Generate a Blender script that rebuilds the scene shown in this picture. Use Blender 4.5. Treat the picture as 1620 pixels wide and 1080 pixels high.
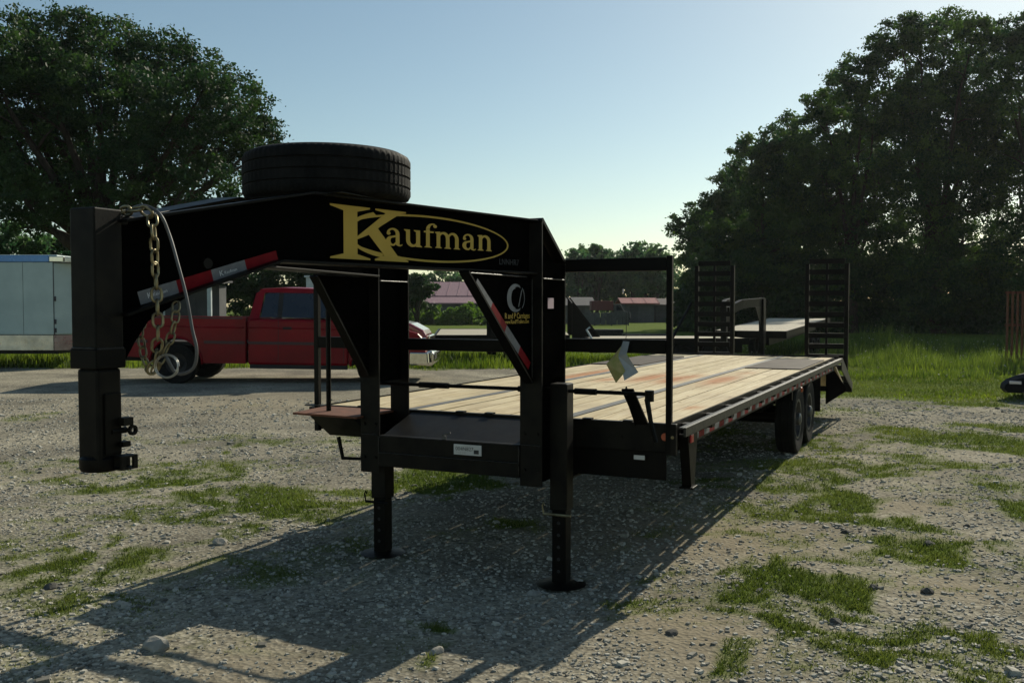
import bpy, math, random
import numpy as np
from mathutils import Vector, Matrix, Euler
R = math.radians
random.seed(7); rng = np.random.default_rng(11)
scn = bpy.context.scene
C = scn.collection
for o in list(bpy.data.objects): bpy.data.objects.remove(o)

# ------------------------------------------------------------------ camera
CAM_H = 1.691; PITCH = R(2.114); FPX = 1484.9
cam = bpy.data.cameras.new('camera'); co = bpy.data.objects.new('camera', cam); C.objects.link(co)
co.location = (0, 0, CAM_H); co.rotation_euler = (R(90)-PITCH, 0, 0)
cam.sensor_width = 36; cam.lens = FPX/1620*36; cam.clip_end = 3000; cam.clip_start = .05
scn.camera = co
# ------------------------------------------------------------------ light
SUN_EL = R(30.6); SUN_AZ = R(33.5)        # azimuth measured from +Y towards +X
w = bpy.data.worlds.new('World'); scn.world = w; w.use_nodes = True
nt = w.node_tree; bg = nt.nodes['Background']
sky = nt.nodes.new('ShaderNodeTexSky'); sky.sky_type = 'NISHITA'; sky.sun_disc = False
sky.sun_elevation = SUN_EL; sky.sun_rotation = SUN_AZ; sky.air_density = 1.0; sky.dust_density = .45; sky.ozone_density = 2.2
wb = nt.nodes.new('ShaderNodeMix'); wb.data_type = 'RGBA'; wb.blend_type = 'MULTIPLY'; wb.inputs[0].default_value = 1
wb.inputs[7].default_value = (1.15, 1.155, .985, 1)      # camera white balance, the same in every direction
nt.links.new(sky.outputs[0], wb.inputs[6]); nt.links.new(wb.outputs[2], bg.inputs[0]); bg.inputs[1].default_value = .087
sl = bpy.data.lights.new('sun', 'SUN'); sl.energy = 4.8; sl.angle = R(.5); sl.color = (1, .93, .76)
so = bpy.data.objects.new('sun', sl); C.objects.link(so)
so.rotation_euler = (R(90)-SUN_EL, 0, R(180)-SUN_AZ)
sd = Vector((math.sin(SUN_AZ)*math.cos(SUN_EL), math.cos(SUN_AZ)*math.cos(SUN_EL), math.sin(SUN_EL)))
so.rotation_euler = sd.to_track_quat('Z', 'Y').to_euler()
scn.view_settings.view_transform = 'Standard'; scn.view_settings.look = 'None'
scn.view_settings.gamma = 1; scn.view_settings.use_curve_mapping = False
scn.view_settings.exposure = 0.05
scn.render.engine = 'CYCLES'
scn.cycles.max_bounces = 6; scn.cycles.transparent_max_bounces = 8

# ------------------------------------------------------------------ materials
def new_mat(name):
    m = bpy.data.materials.new(name); m.use_nodes = True
    n = m.node_tree.nodes; l = m.node_tree.links
    return m, n, l, n['Principled BSDF']
def ramp(n, stops):
    r = n.new('ShaderNodeValToRGB'); e = r.color_ramp.elements
    while len(e) < len(stops): e.new(.5)
    for q, (p, c) in zip(e, stops): q.position = p; q.color = (*c, 1) if len(c) == 3 else c
    return r
def noise(n, l, scale, detail=4, vec=None, rough=.55):
    t = n.new('ShaderNodeTexNoise'); t.inputs['Scale'].default_value = scale
    t.inputs['Detail'].default_value = detail; t.inputs['Roughness'].default_value = rough
    if vec is not None: l.new(vec, t.inputs['Vector'])
    return t
def coord(n, l, kind='Object', scale=None):
    t = n.new('ShaderNodeTexCoord'); o = t.outputs[kind]
    if scale:
        mp = n.new('ShaderNodeMapping'); mp.inputs['Scale'].default_value = scale
        l.new(o, mp.inputs['Vector']); o = mp.outputs[0]
    return o
def mix(n, l, fac, a, b, mode='MIX'):
    m = n.new('ShaderNodeMix'); m.data_type = 'RGBA'; m.blend_type = mode
    for i, v in ((0, fac), (6, a), (7, b)):
        if hasattr(v, 'is_linked') or hasattr(v, 'links'): l.new(v, m.inputs[i])
        elif isinstance(v, (int, float)): m.inputs[i].default_value = v
        else: m.inputs[i].default_value = (*v, 1)
    return m.outputs[2]
def bump(n, l, b, h, strength=.3, dist=.01):
    bp = n.new('ShaderNodeBump'); bp.inputs['Strength'].default_value = strength; bp.inputs['Distance'].default_value = dist
    l.new(h, bp.inputs['Height']); l.new(bp.outputs[0], b.inputs['Normal'])
def simple(name, c1, c2=None, rough=.5, metal=0, scale=6, spec=.5, bmp=0, stretch=None, coat=0, rvar=.12, thr=(.35, .7)):
    m, n, l, b = new_mat(name)
    c2 = c2 or tuple(x*.75 for x in c1)
    v = coord(n, l, 'Object', stretch)
    t = noise(n, l, scale, 5, v, .6)
    r = ramp(n, [(thr[0], c1), (thr[1], c2)]); l.new(t.outputs[0], r.inputs[0]); l.new(r.outputs[0], b.inputs['Base Color'])
    mr = n.new('ShaderNodeMapRange'); mr.inputs[3].default_value = max(.02, rough-rvar); mr.inputs[4].default_value = min(1, rough+rvar)
    t2 = noise(n, l, scale*2.7, 4, v, .6); l.new(t2.outputs[0], mr.inputs[0]); l.new(mr.outputs[0], b.inputs['Roughness'])
    b.inputs['Metallic'].default_value = metal; b.inputs['Specular IOR Level'].default_value = spec
    if coat: b.inputs['Coat Weight'].default_value = coat; b.inputs['Coat Roughness'].default_value = .08
    if bmp: bump(n, l, b, noise(n, l, scale*9, 3, v).outputs[0], bmp, .004)
    return m
M = {}
M['black'] = simple('black_trailer_paint', (.0025, .0025, .0022), (.006, .0052, .004), .45, 0, 5, .09, .05)
M['black_side'] = simple('black_gloss_paint', (.0015, .0015, .0014), (.003, .003, .0028), .58, 0, 3, .0)
M['dusty'] = simple('dusty_black_steel', (.009, .008, .0055), (.0025, .0023, .002), .5, 0, 7, .12, .1, thr=(.42, .62))
M['rail'] = simple('worn_rub_rail', (.030, .028, .022), (.009, .0085, .007), .5, .1, 14, .22, .1, thr=(.40, .60))
M['rubber'] = simple('tyre_rubber', (.005, .005, .005), (.015, .0145, .0135), .75, 0, 9, .12, .1)
M['rim'] = simple('silver_wheel_rim', (.12, .12, .12), (.06, .06, .06), .4, .6, 12)
M['steel_grey'] = simple('deck_steel_strip', (.12, .118, .11), (.07, .065, .06), .6, .2, 9, .4, .1)
M['plate_grey'] = simple('brown_grey_steel_plate', (.085, .066, .052), (.05, .04, .034), .75, 0, 5, .12, .1)
M['weld'] = simple('painted_weld', (.014, .013, .011), (.006, .006, .005), .4, 0, 30, .35, .3)
M['wheel_dark'] = simple('dull_truck_wheel', (.035, .033, .03), (.018, .017, .016), .6, 0, 9, .3)
M['rust'] = simple('rusty_plate', (.17, .065, .035), (.09, .035, .02), .85, 0, 11, .3, .3)
M['zinc'] = simple('yellow_zinc', (.30, .26, .15), (.14, .11, .06), .42, .8, 18)
M['wire'] = simple('grey_cable', (.10, .10, .10), (.05, .05, .05), .45, .2, 9)
M['red_tape'] = simple('red_reflective_tape', (.20, .004, .008), (.14, .003, .006), .6, 0, 20, .1)
M['white_tape'] = simple('white_reflective_tape', (.20, .20, .205), (.13, .13, .135), .6, 0, 20, .15)
M['tape_print'] = simple('tape_print', (.62, .62, .62), (.55, .55, .55), .5)
M['gold'] = simple('gold_lettering', (.50, .33, .045), (.45, .29, .035), .55, 0, 4, .3)
M['silver_print'] = simple('silver_sticker', (.20, .21, .22), (.11, .115, .12), .6, 0, 9, .2)
M['label'] = simple('white_label', (.55, .55, .53), (.45, .45, .43), .6, 0, 9)
M['pink_label'] = simple('pink_label', (.5, .36, .40), (.45, .33, .36), .6)
M['ink'] = simple('ink', (.1, .1, .1), (.08, .08, .08), .7)
M['chalk'] = simple('faint_marker', (.045, .045, .045), (.015, .015, .015), .8, scale=30)
M['amber'] = simple('amber_lens', (.55, .09, .015), (.4, .05, .01), .3, 0, 9, .6)
M['redlens'] = simple('red_lens', (.45, .01, .015), (.35, .01, .01), .3, 0, 9, .6)
M['paper'] = simple('hang_tag_paper', (.46, .38, .17), (.26, .30, .08), .6, 0, 26)
M['plastic'] = simple('clear_sleeve', (.33, .35, .36), (.22, .235, .24), .4, 0, 6)
M['truck_red'] = simple('red_truck_paint', (.23, .0025, .009), (.13, .002, .006), .32, 0, 1.3, .15, 0, coat=.04)
M['hood_red'] = simple('red_hood_clearcoat', (.27, .006, .010), (.22, .005, .008), .25, 0, 2, .6, 0, coat=1)
M['truck_trim'] = simple('dark_red_trim', (.05, .008, .009), (.03, .006, .006), .5)
M['chrome'] = simple('chrome', (.62, .60, .55), (.5, .48, .44), .16, 1, 6, rvar=.06)
M['glass_dark'] = simple('tinted_glass', (.010, .014, .022), (.014, .018, .026), .06, 0, 2, .6, rvar=.03)
M['seat'] = simple('beige_seat', (.45, .42, .34), (.38, .35, .28), .8)
M['underbody'] = simple('underbody_black', (.012, .012, .012), (.02, .018, .016), .8)
M['white_alu'] = simple('white_trailer_skin', (.40, .50, .48), (.32, .41, .40), .5, 0, 1.5, .4, 0, None, 0, .1)
M['sky_trim'] = simple('sky_reflection_trim', (.08, .22, .48), (.06, .17, .4), .25, .2, 2)  # blue is the sky reflected in the roof rail, put into the colour
M['alu'] = simple('bare_aluminium', (.55, .53, .48), (.3, .29, .26), .3, .8, 2.2, rvar=.15)
M['roof_pink'] = simple('faded_maroon_metal_roof', (.27, .155, .175), (.21, .12, .14), .65, 0, 1, .25, stretch=(6, 1, 1))
M['roof_red'] = simple('red_metal_roof', (.26, .06, .055), (.17, .045, .045), .6, 0, 1, .3, stretch=(4, 1, 1))
M['roof_dull'] = simple('dull_brown_roof', (.075, .055, .055), (.05, .04, .04), .7, 0, 1, .2)
M['wall_grey'] = simple('weathered_grey_wall', (.085, .088, .09), (.05, .053, .055), .8, 0, 2)
M['wall_dark'] = simple('dark_barn_wall', (.06, .06, .065), (.035, .035, .04), .85, 0, 2)
M['pole'] = simple('pale_painted_pole', (.45, .5, .52), (.36, .4, .42), .5)
M['redbox'] = simple('red_truck_box', (.12, .02, .02), (.09, .015, .015), .6)
M['stone'] = simple('limestone', (.36, .34, .29), (.20, .19, .17), .9, 0, 12, .2, .6)
M['bark'] = simple('bark', (.055, .045, .035), (.025, .02, .016), .95, 0, 3, .1, .8, (4, 4, 1))
M['orange_wood'] = simple('orange_brown_steel', (.15, .05, .02), (.09, .03, .014), .8, 0, 7)
M['car_black'] = simple('black_car_paint', (.003, .004, .006), (.005, .006, .008), .4, 0, 2, .12, 0)
M['lamp_clear'] = simple('clear_headlamp', (.6, .62, .65), (.5, .52, .55), .08, .6, 6, rvar=.03)
M['old_deck'] = simple('pale_weathered_deck', (.50, .45, .34), (.38, .34, .26), .8, 0, 2.5, .2, stretch=(1, 8, 1))

def wood_mat():
    m, n, l, b = new_mat('new_pine_boards')
    oi = n.new('ShaderNodeObjectInfo'); tc = n.new('ShaderNodeTexCoord')
    add = n.new('ShaderNodeVectorMath'); add.operation = 'ADD'; l.new(tc.outputs['Object'], add.inputs[0])
    sc = n.new('ShaderNodeVectorMath'); sc.operation = 'SCALE'; sc.inputs[0].default_value = (13, 27, 5)
    l.new(oi.outputs['Random'], sc.inputs['Scale']); l.new(sc.outputs[0], add.inputs[1])
    mp = n.new('ShaderNodeMapping'); mp.inputs['Scale'].default_value = (26, 1.3, 10); l.new(add.outputs[0], mp.inputs[0])
    t = noise(n, l, 1.6, 6, mp.outputs[0], .65)
    r = ramp(n, [(.28, (.42, .30, .15)), (.5, (.62, .51, .31)), (.72, (.73, .64, .45))]); l.new(t.outputs[0], r.inputs[0])
    rr = ramp(n, [(0, (.80, .78, .72)), (1, (1.0, 1.0, 1.0))]); l.new(oi.outputs['Random'], rr.inputs[0])
    c = mix(n, l, 1.0, r.outputs[0], rr.outputs[0], 'MULTIPLY')
    # knots
    mp2 = n.new('ShaderNodeMapping'); mp2.inputs['Scale'].default_value = (9, 2.2, 1); l.new(add.outputs[0], mp2.inputs[0])
    vo = n.new('ShaderNodeTexVoronoi'); vo.inputs['Scale'].default_value = 1.0; l.new(mp2.outputs[0], vo.inputs['Vector'])
    kr = ramp(n, [(.04, (1, 1, 1)), (.12, (0, 0, 0))]); l.new(vo.outputs['Distance'], kr.inputs[0])
    c = mix(n, l, kr.outputs[0], c, (.20, .10, .04))
    # dirt and boot scuffs
    t4 = noise(n, l, 1.1, 6, add.outputs[0], .7); dr = ramp(n, [(.47, (0, 0, 0)), (.70, (.62, .62, .62))]); l.new(t4.outputs[0], dr.inputs[0])
    c = mix(n, l, dr.outputs[0], c, (.30, .22, .13))
    l.new(c, b.inputs['Base Color']); b.inputs['Roughness'].default_value = .75; b.inputs['Specular IOR Level'].default_value = .25
    bump(n, l, b, t.outputs[0], .25, .004)
    # rust stains of fixed shape: darken by attribute
    at = n.new('ShaderNodeAttribute'); at.attribute_name = 'stain'
    tn = noise(n, l, 5, 5, coord(n, l, 'Object', (2.2, 1, 1)), .7)
    mm = n.new('ShaderNodeMath'); mm.operation = 'MULTIPLY'; l.new(at.outputs['Fac'], mm.inputs[0])
    tr = ramp(n, [(.22, (0, 0, 0)), (.44, (1, 1, 1))]); l.new(tn.outputs[0], tr.inputs[0]); l.new(tr.outputs[0], mm.inputs[1])
    c2 = mix(n, l, mm.outputs[0], c, (.38, .145, .035)); l.new(c2, b.inputs['Base Color'])
    return m
M['wood'] = wood_mat()

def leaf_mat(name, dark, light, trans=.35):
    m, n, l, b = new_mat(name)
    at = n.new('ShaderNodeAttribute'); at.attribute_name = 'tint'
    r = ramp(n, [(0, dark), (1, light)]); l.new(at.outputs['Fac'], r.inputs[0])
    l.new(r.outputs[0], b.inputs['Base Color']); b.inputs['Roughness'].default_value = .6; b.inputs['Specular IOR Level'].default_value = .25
    tr = n.new('ShaderNodeBsdfTranslucent')
    hs = n.new('ShaderNodeHueSaturation'); hs.inputs['Saturation'].default_value = 1.15; hs.inputs['Value'].default_value = 1.25
    l.new(r.outputs[0], hs.inputs['Color']); l.new(hs.outputs[0], tr.inputs[0])
    ms = n.new('ShaderNodeMixShader'); ms.inputs[0].default_value = trans
    l.new(b.outputs[0], ms.inputs[1]); l.new(tr.outputs[0], ms.inputs[2]); l.new(ms.outputs[0], n['Material Output'].inputs[0])
    return m
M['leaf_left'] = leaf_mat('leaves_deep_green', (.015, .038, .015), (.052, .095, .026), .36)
M['leaf_right'] = leaf_mat('leaves_olive_green', (.014, .042, .017), (.080, .135, .030), .45)
M['leaf_far'] = leaf_mat('leaves_far_green', (.035, .088, .040), (.10, .17, .060), .45)
M['bush'] = leaf_mat('bush_leaves', (.07, .13, .025), (.17, .26, .05), .45)
M['grass'] = leaf_mat('grass_blades', (.05, .085, .014), (.23, .29, .055), .5)
M['flower'] = simple('pale_flower', (.45, .42, .40), (.35, .32, .33), .8)
M['short_grass'] = leaf_mat('short_grass_blades', (.042, .065, .015), (.17, .195, .052), .42)
M['weed'] = leaf_mat('weed_stems', (.035, .065, .016), (.17, .22, .05), .42)

# ------------------------------------------------------------------ helpers
def tag(o, label=None, cat=None, group=None, kind=None):
    if label: o['label'] = label
    if cat: o['category'] = cat
    if group: o['group'] = group
    if kind: o['kind'] = kind
    return o
def empty(name, loc, rz, label, cat, group=None):
    o = bpy.data.objects.new(name, None); C.objects.link(o); o.location = loc; o.rotation_euler = (0, 0, rz)
    o.empty_display_size = .2
    return tag(o, label, cat, group)
class MB:
    def __init__(s): s.v = []; s.f = []; s.sm = False
    def add(s, vs, fs):
        k = len(s.v); s.v += [tuple(p) for p in vs]; s.f += [tuple(i+k for i in f) for f in fs]; return s
    def box(s, x0, x1, y0, y1, z0, z1, M_=None):
        vs = [Vector((x, y, z)) for x in (x0, x1) for y in (y0, y1) for z in (z0, z1)]
        if M_ is not None: vs = [M_ @ v for v in vs]
        return s.add(vs, [(0, 1, 3, 2), (4, 6, 7, 5), (0, 4, 5, 1), (2, 3, 7, 6), (0, 2, 6, 4), (1, 5, 7, 3)])
    def bar(s, a, b, w, h, up=(0, 0, 1)):        # rectangular bar from a to b, w across, h along up
        a, b = Vector(a), Vector(b); d = (b-a).normalized(); up = Vector(up)
        x = d.cross(up)
        if x.length < 1e-4: x = d.cross(Vector((0, 1, 0)))
        x.normalize(); z = x.cross(d).normalized()
        vs = [p+x*w/2*i+z*h/2*j for p in (a, b) for i in (-1, 1) for j in (-1, 1)]
        return s.add(vs, [(0, 1, 3, 2), (4, 6, 7, 5), (0, 4, 5, 1), (2, 3, 7, 6), (0, 2, 6, 4), (1, 5, 7, 3)])
    def tube(s, pts, r, n=8, cap=True):
        pts = [Vector(p) for p in pts]; rr = r if isinstance(r, (list, tuple)) else [r]*len(pts)
        k = len(s.v); x = None
        for i, p in enumerate(pts):
            d = (pts[min(i+1, len(pts)-1)]-pts[max(i-1, 0)]).normalized()
            if x is None:
                x = d.orthogonal().normalized()
            else:
                x = (x-d*x.dot(d)).normalized()
            y = d.cross(x)
            for j in range(n):
                a = 2*math.pi*j/n; q = p+(x*math.cos(a)+y*math.sin(a))*rr[i]; s.v.append(tuple(q))
        for i in range(len(pts)-1):
            for j in range(n):
                s.f.append((k+i*n+j, k+i*n+(j+1) % n, k+(i+1)*n+(j+1) % n, k+(i+1)*n+j))
        if cap: s.f.append(tuple(k+j for j in reversed(range(n)))); s.f.append(tuple(k+(len(pts)-1)*n+j for j in range(n)))
        return s
    def lathe(s, prof, n=32, axis='Z', at=(0, 0, 0), closed=False):   # prof: (r, h)
        k = len(s.v); at = Vector(at)
        for r, h in prof:
            for j in range(n):
                a = 2*math.pi*j/n; c, q = r*math.cos(a), r*math.sin(a)
                p = {'Z': (c, q, h), 'Y': (c, h, q), 'X': (h, c, q)}[axis]; s.v.append(tuple(at+Vector(p)))
        m = len(prof)
        for i in range(m if closed else m-1):
            i2 = (i+1) % m
            for j in range(n): s.f.append((k+i*n+j, k+i*n+(j+1) % n, k+i2*n+(j+1) % n, k+i2*n+j))
        return s
    def prism(s, poly, fn, t0, t1):    # poly in 2D, fn(u, v, t) -> xyz
        n = len(poly); k = len(s.v)
        for t in (t0, t1):
            for (a, b) in poly: s.v.append(tuple(fn(a, b, t)))
        s.f.append(tuple(k+i for i in reversed(range(n)))); s.f.append(tuple(k+n+i for i in range(n)))
        for i in range(n): s.f.append((k+i, k+(i+1) % n, k+n+(i+1) % n, k+n+i))
        return s
    def build(s, name, mat, parent=None, bev=0, smooth=False):
        me = bpy.data.meshes.new(name); me.from_pydata(s.v, [], s.f); me.materials.append(mat)
        o = bpy.data.objects.new(name, me); C.objects.link(o)
        if parent is not None: o.parent = parent
        import bmesh
        b = bmesh.new(); b.from_mesh(me); bmesh.ops.recalc_face_normals(b, faces=b.faces); b.to_mesh(me); b.free()
        if smooth:
            me.polygons.foreach_set('use_smooth', [True]*len(me.polygons))
            if smooth != 'all':
                try: me.set_sharp_from_angle(angle=R(35))
                except Exception: pass
        if bev:
            md = o.modifiers.new('bevel', 'BEVEL'); md.width = bev; md.segments = 2; md.limit_method = 'ANGLE'
        return o
def copy_tree(o, parent=None):
    c = o.copy(); C.objects.link(c); c.parent = parent
    for ch in list(o.children): copy_tree(ch, c)
    return c
def np_mesh(name, V, F, mat, parent=None, attrs=None, smooth=False):
    me = bpy.data.meshes.new(name); nv, nf, k = len(V), len(F), F.shape[1]
    me.vertices.add(nv); me.vertices.foreach_set('co', V.astype(np.float32).ravel())
    me.loops.add(nf*k); me.loops.foreach_set('vertex_index', F.astype(np.int32).ravel())
    me.polygons.add(nf); me.polygons.foreach_set('loop_start', np.arange(0, nf*k, k, dtype=np.int32))
    try: me.polygons.foreach_set('loop_total', np.full(nf, k, dtype=np.int32))
    except Exception: pass
    if attrs:
        for an, arr in attrs.items():
            a = me.attributes.new(an, 'FLOAT', 'POINT'); a.data.foreach_set('value', arr.astype(np.float32))
    me.update(calc_edges=True)
    me.polygons.foreach_set('use_smooth', np.full(nf, bool(smooth)))
    me.materials.append(mat)
    o = bpy.data.objects.new(name, me); C.objects.link(o)
    if parent is not None: o.parent = parent
    return o
def hash2(ix, iy, s):
    h = (ix.astype(np.int64)*374761393 + iy.astype(np.int64)*668265263 + s*1442695041) & 0xffffffff
    h = ((h ^ (h >> 13))*1274126177) & 0xffffffff
    return ((h ^ (h >> 16)) & 0xffff)/65535.
def vn(x, y, f, s=0):
    x = x*f; y = y*f; ix = np.floor(x); iy = np.floor(y); fx = x-ix; fy = y-iy
    fx = fx*fx*(3-2*fx); fy = fy*fy*(3-2*fy)
    a = hash2(ix, iy, s); b = hash2(ix+1, iy, s); c = hash2(ix, iy+1, s); d = hash2(ix+1, iy+1, s)
    return (a*(1-fx)+b*fx)*(1-fy)+(c*(1-fx)+d*fx)*fy
def fbm(x, y, f, o=4, s=0):
    r = 0; a = .5
    for i in range(o): r = r+a*vn(x, y, f*2**i, s+i*17); a *= .5
    return r
# pixel of the 1620 x 1080 photograph -> place in the world, used to lay out far things at their own distance Y
def ray(u, v):
    dx, dz = (u-810)/FPX, -(v-540)/FPX; cp, sp = math.cos(PITCH), math.sin(PITCH)
    return dx, cp+dz*sp, -sp+dz*cp
def at(u, v, Y): r = ray(u, v); k = Y/r[1]; return Vector((r[0]*k, Y, CAM_H+r[2]*k))
def gnd(u, v, z=0): r = ray(u, v); k = (z-CAM_H)/r[2]; return Vector((r[0]*k, r[1]*k, z))

# ------------------------------------------------------------------ ground
YAW = R(25.44); TX, TY = -.169, 6.266
def t2w(x, y, z=0): return Vector((TX+x*math.cos(YAW)+y*math.sin(YAW), TY-x*math.sin(YAW)+y*math.cos(YAW), z))
def gz(x, y):
    x = np.asarray(x, float); y = np.asarray(y, float)
    z = .07*np.clip((y-13)/6, 0, 1)**2*np.clip((2-x)/4, 0, 1)
    for (u, v, h, r) in ((.32, 5.75, -.040, .7), (-.90, 6.25, .022, .6)): z = z+h*np.exp(-((x-u)**2+(y-v)**2)/r**2)
    near = np.clip((30-y)/20, 0, 1)
    z = z+near*((fbm(x, y, .5, 3, 5)-.44)*.035+(fbm(x, y, 4, 3, 9)-.44)*.018+(vn(x, y, 22, 19)-.5)*.007*np.clip((12-y)/6, 0, 1))
    return z
PATCH = [  # photo pixel, half sizes in pixels, weight : grass growing in the gravel
 (470,785,85,28,1),(250,768,120,16,.6),(330,815,110,22,.75),(235,862,55,14,.9),(120,880,50,11,.9),(95,738,70,12,.8),(245,722,40,9,.8),
 (355,722,50,8,.7),(700,760,90,22,1.1),(640,775,40,18,.8),(370,838,35,12,.8),(150,858,35,12,.8),(30,900,40,16,.7),(15,985,60,20,.6),(60,985,50,18,.5),
 (180,940,40,10,.4),(650,1042,35,12,.9),(735,1045,30,10,.5),(60,660,40,6,.6),(30,770,50,14,.4),(420,745,60,8,.5),(560,700,30,6,.5),
 (1330,750,120,14,1),(1240,790,60,20,.8),(1355,815,90,22,1.15),(1410,835,40,12,.8),(1500,790,90,14,.9),(1585,800,60,14,1),(1270,700,70,12,.9),(1400,690,90,12,1),
 (1470,690,80,10,.9),(1595,705,60,18,1.2),(1540,675,60,8,.9),(1360,650,40,5,.8),(1470,645,50,5,.8),(1455,880,45,10,.8),(1500,885,70,14,.9),(1580,860,50,14,.6),
 (1330,930,70,16,1.1),(1210,925,40,12,.9),(1250,955,60,16,.9),(1240,990,70,16,1),(1290,985,40,14,.8),(1420,965,60,14,1),(1500,985,90,20,1.15),(1430,1000,70,16,1),
 (1560,1010,50,14,.9),(1070,890,45,10,.9),(1115,905,50,12,.6),(1060,935,55,14,.7),(1170,900,40,10,.5),(1370,1020,30,8,.6),(1200,1060,40,18,.8),(1490,1065,60,16,.9),(1160,870,40,10,.4),
 (260,800,330,95,.46),(1400,770,330,140,.46),(1340,960,300,90,.50),(1060,900,110,60,.42),(120,950,160,60,.42),(420,740,300,60,.40),(1555,640,60,6,1),(1385,735,70,8,.6),(1300,770,60,10,.7),(760,830,80,20,.5),(690,990,40,12,.6),(560,985,25,6,.5),(1470,905,30,8,.5),(730,705,50,8,.3)]
PW = []
for (u, v, a, b, wgt) in PATCH:
    c = gnd(u, v); e = gnd(u+a, v); f = gnd(u, v-b)
    PW.append((c.x, c.y, abs(e.x-c.x), abs(f.y-c.y), wgt))
SAND = [(1150,850,190,35,1),(1100,1000,140,60,1),(1460,860,110,18,.8),(1500,930,110,22,.8),(1450,800,110,12,.8),(430,640,200,14,.6),(150,745,90,12,.5),(1440,745,100,8,.4),(400,1050,120,40,.6),(900,760,90,20,.4),(300,900,90,10,.3)]
SW = []
for (u, v, a, b, wgt) in SAND:
    c = gnd(u, v); e = gnd(u+a, v); f = gnd(u, v-b)
    SW.append((c.x, c.y, abs(e.x-c.x), abs(f.y-c.y), wgt))
def lawn(x, y):   # 1 where the ground is all grass
    edge = np.where(x < 1, 25.2, np.where(x < 5, 25.2-(x-1)*1.6, 18.8-(x-5)*.35))
    edge = edge + (fbm(x, y, .5, 3, 31)-.45)*4
    return np.clip((y-edge)/1.2+.5, 0, 1)
def gmask(x, y):
    x0 = np.asarray(x, float); y0 = np.asarray(y, float); m = np.zeros_like(x0)
    x = x0+(fbm(x0, y0, 1.6, 3, 201)-.45)*.9; y = y0+(fbm(x0, y0, 1.6, 3, 202)-.45)*1.1
    for (cx, cy, rx, ry, wgt) in PW:
        d = ((x-cx)/rx)**2+((y-cy)/ry)**2
        m = np.maximum(m, wgt*np.exp(-d*.6))
    n1 = fbm(x, y, 1.7, 5, 3); n2 = fbm(x, y, 7, 3, 4)
    m = m+(n1-.47)*2.1*np.clip(m*1.8+.12, 0, 1)+(n2-.44)*1.7*np.clip(m*2, 0, 1)
    m = m+np.clip(fbm(x, y, 1.1, 4, 77)-.57, 0, 1)*1.6
    m = np.clip((m-.27)*1.45, 0, 1)**1.2
    return np.maximum(m, lawn(x0, y0))
def smask(x, y):
    m = np.zeros_like(np.asarray(x, float))
    for (cx, cy, rx, ry, wgt) in SW: m = np.maximum(m, wgt*np.exp(-(((x-cx)/rx)**2+((y-cy)/ry)**2)))
    return np.clip(m*(.6+fbm(x, y, 1.5, 3, 41)), 0, 1)
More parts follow.
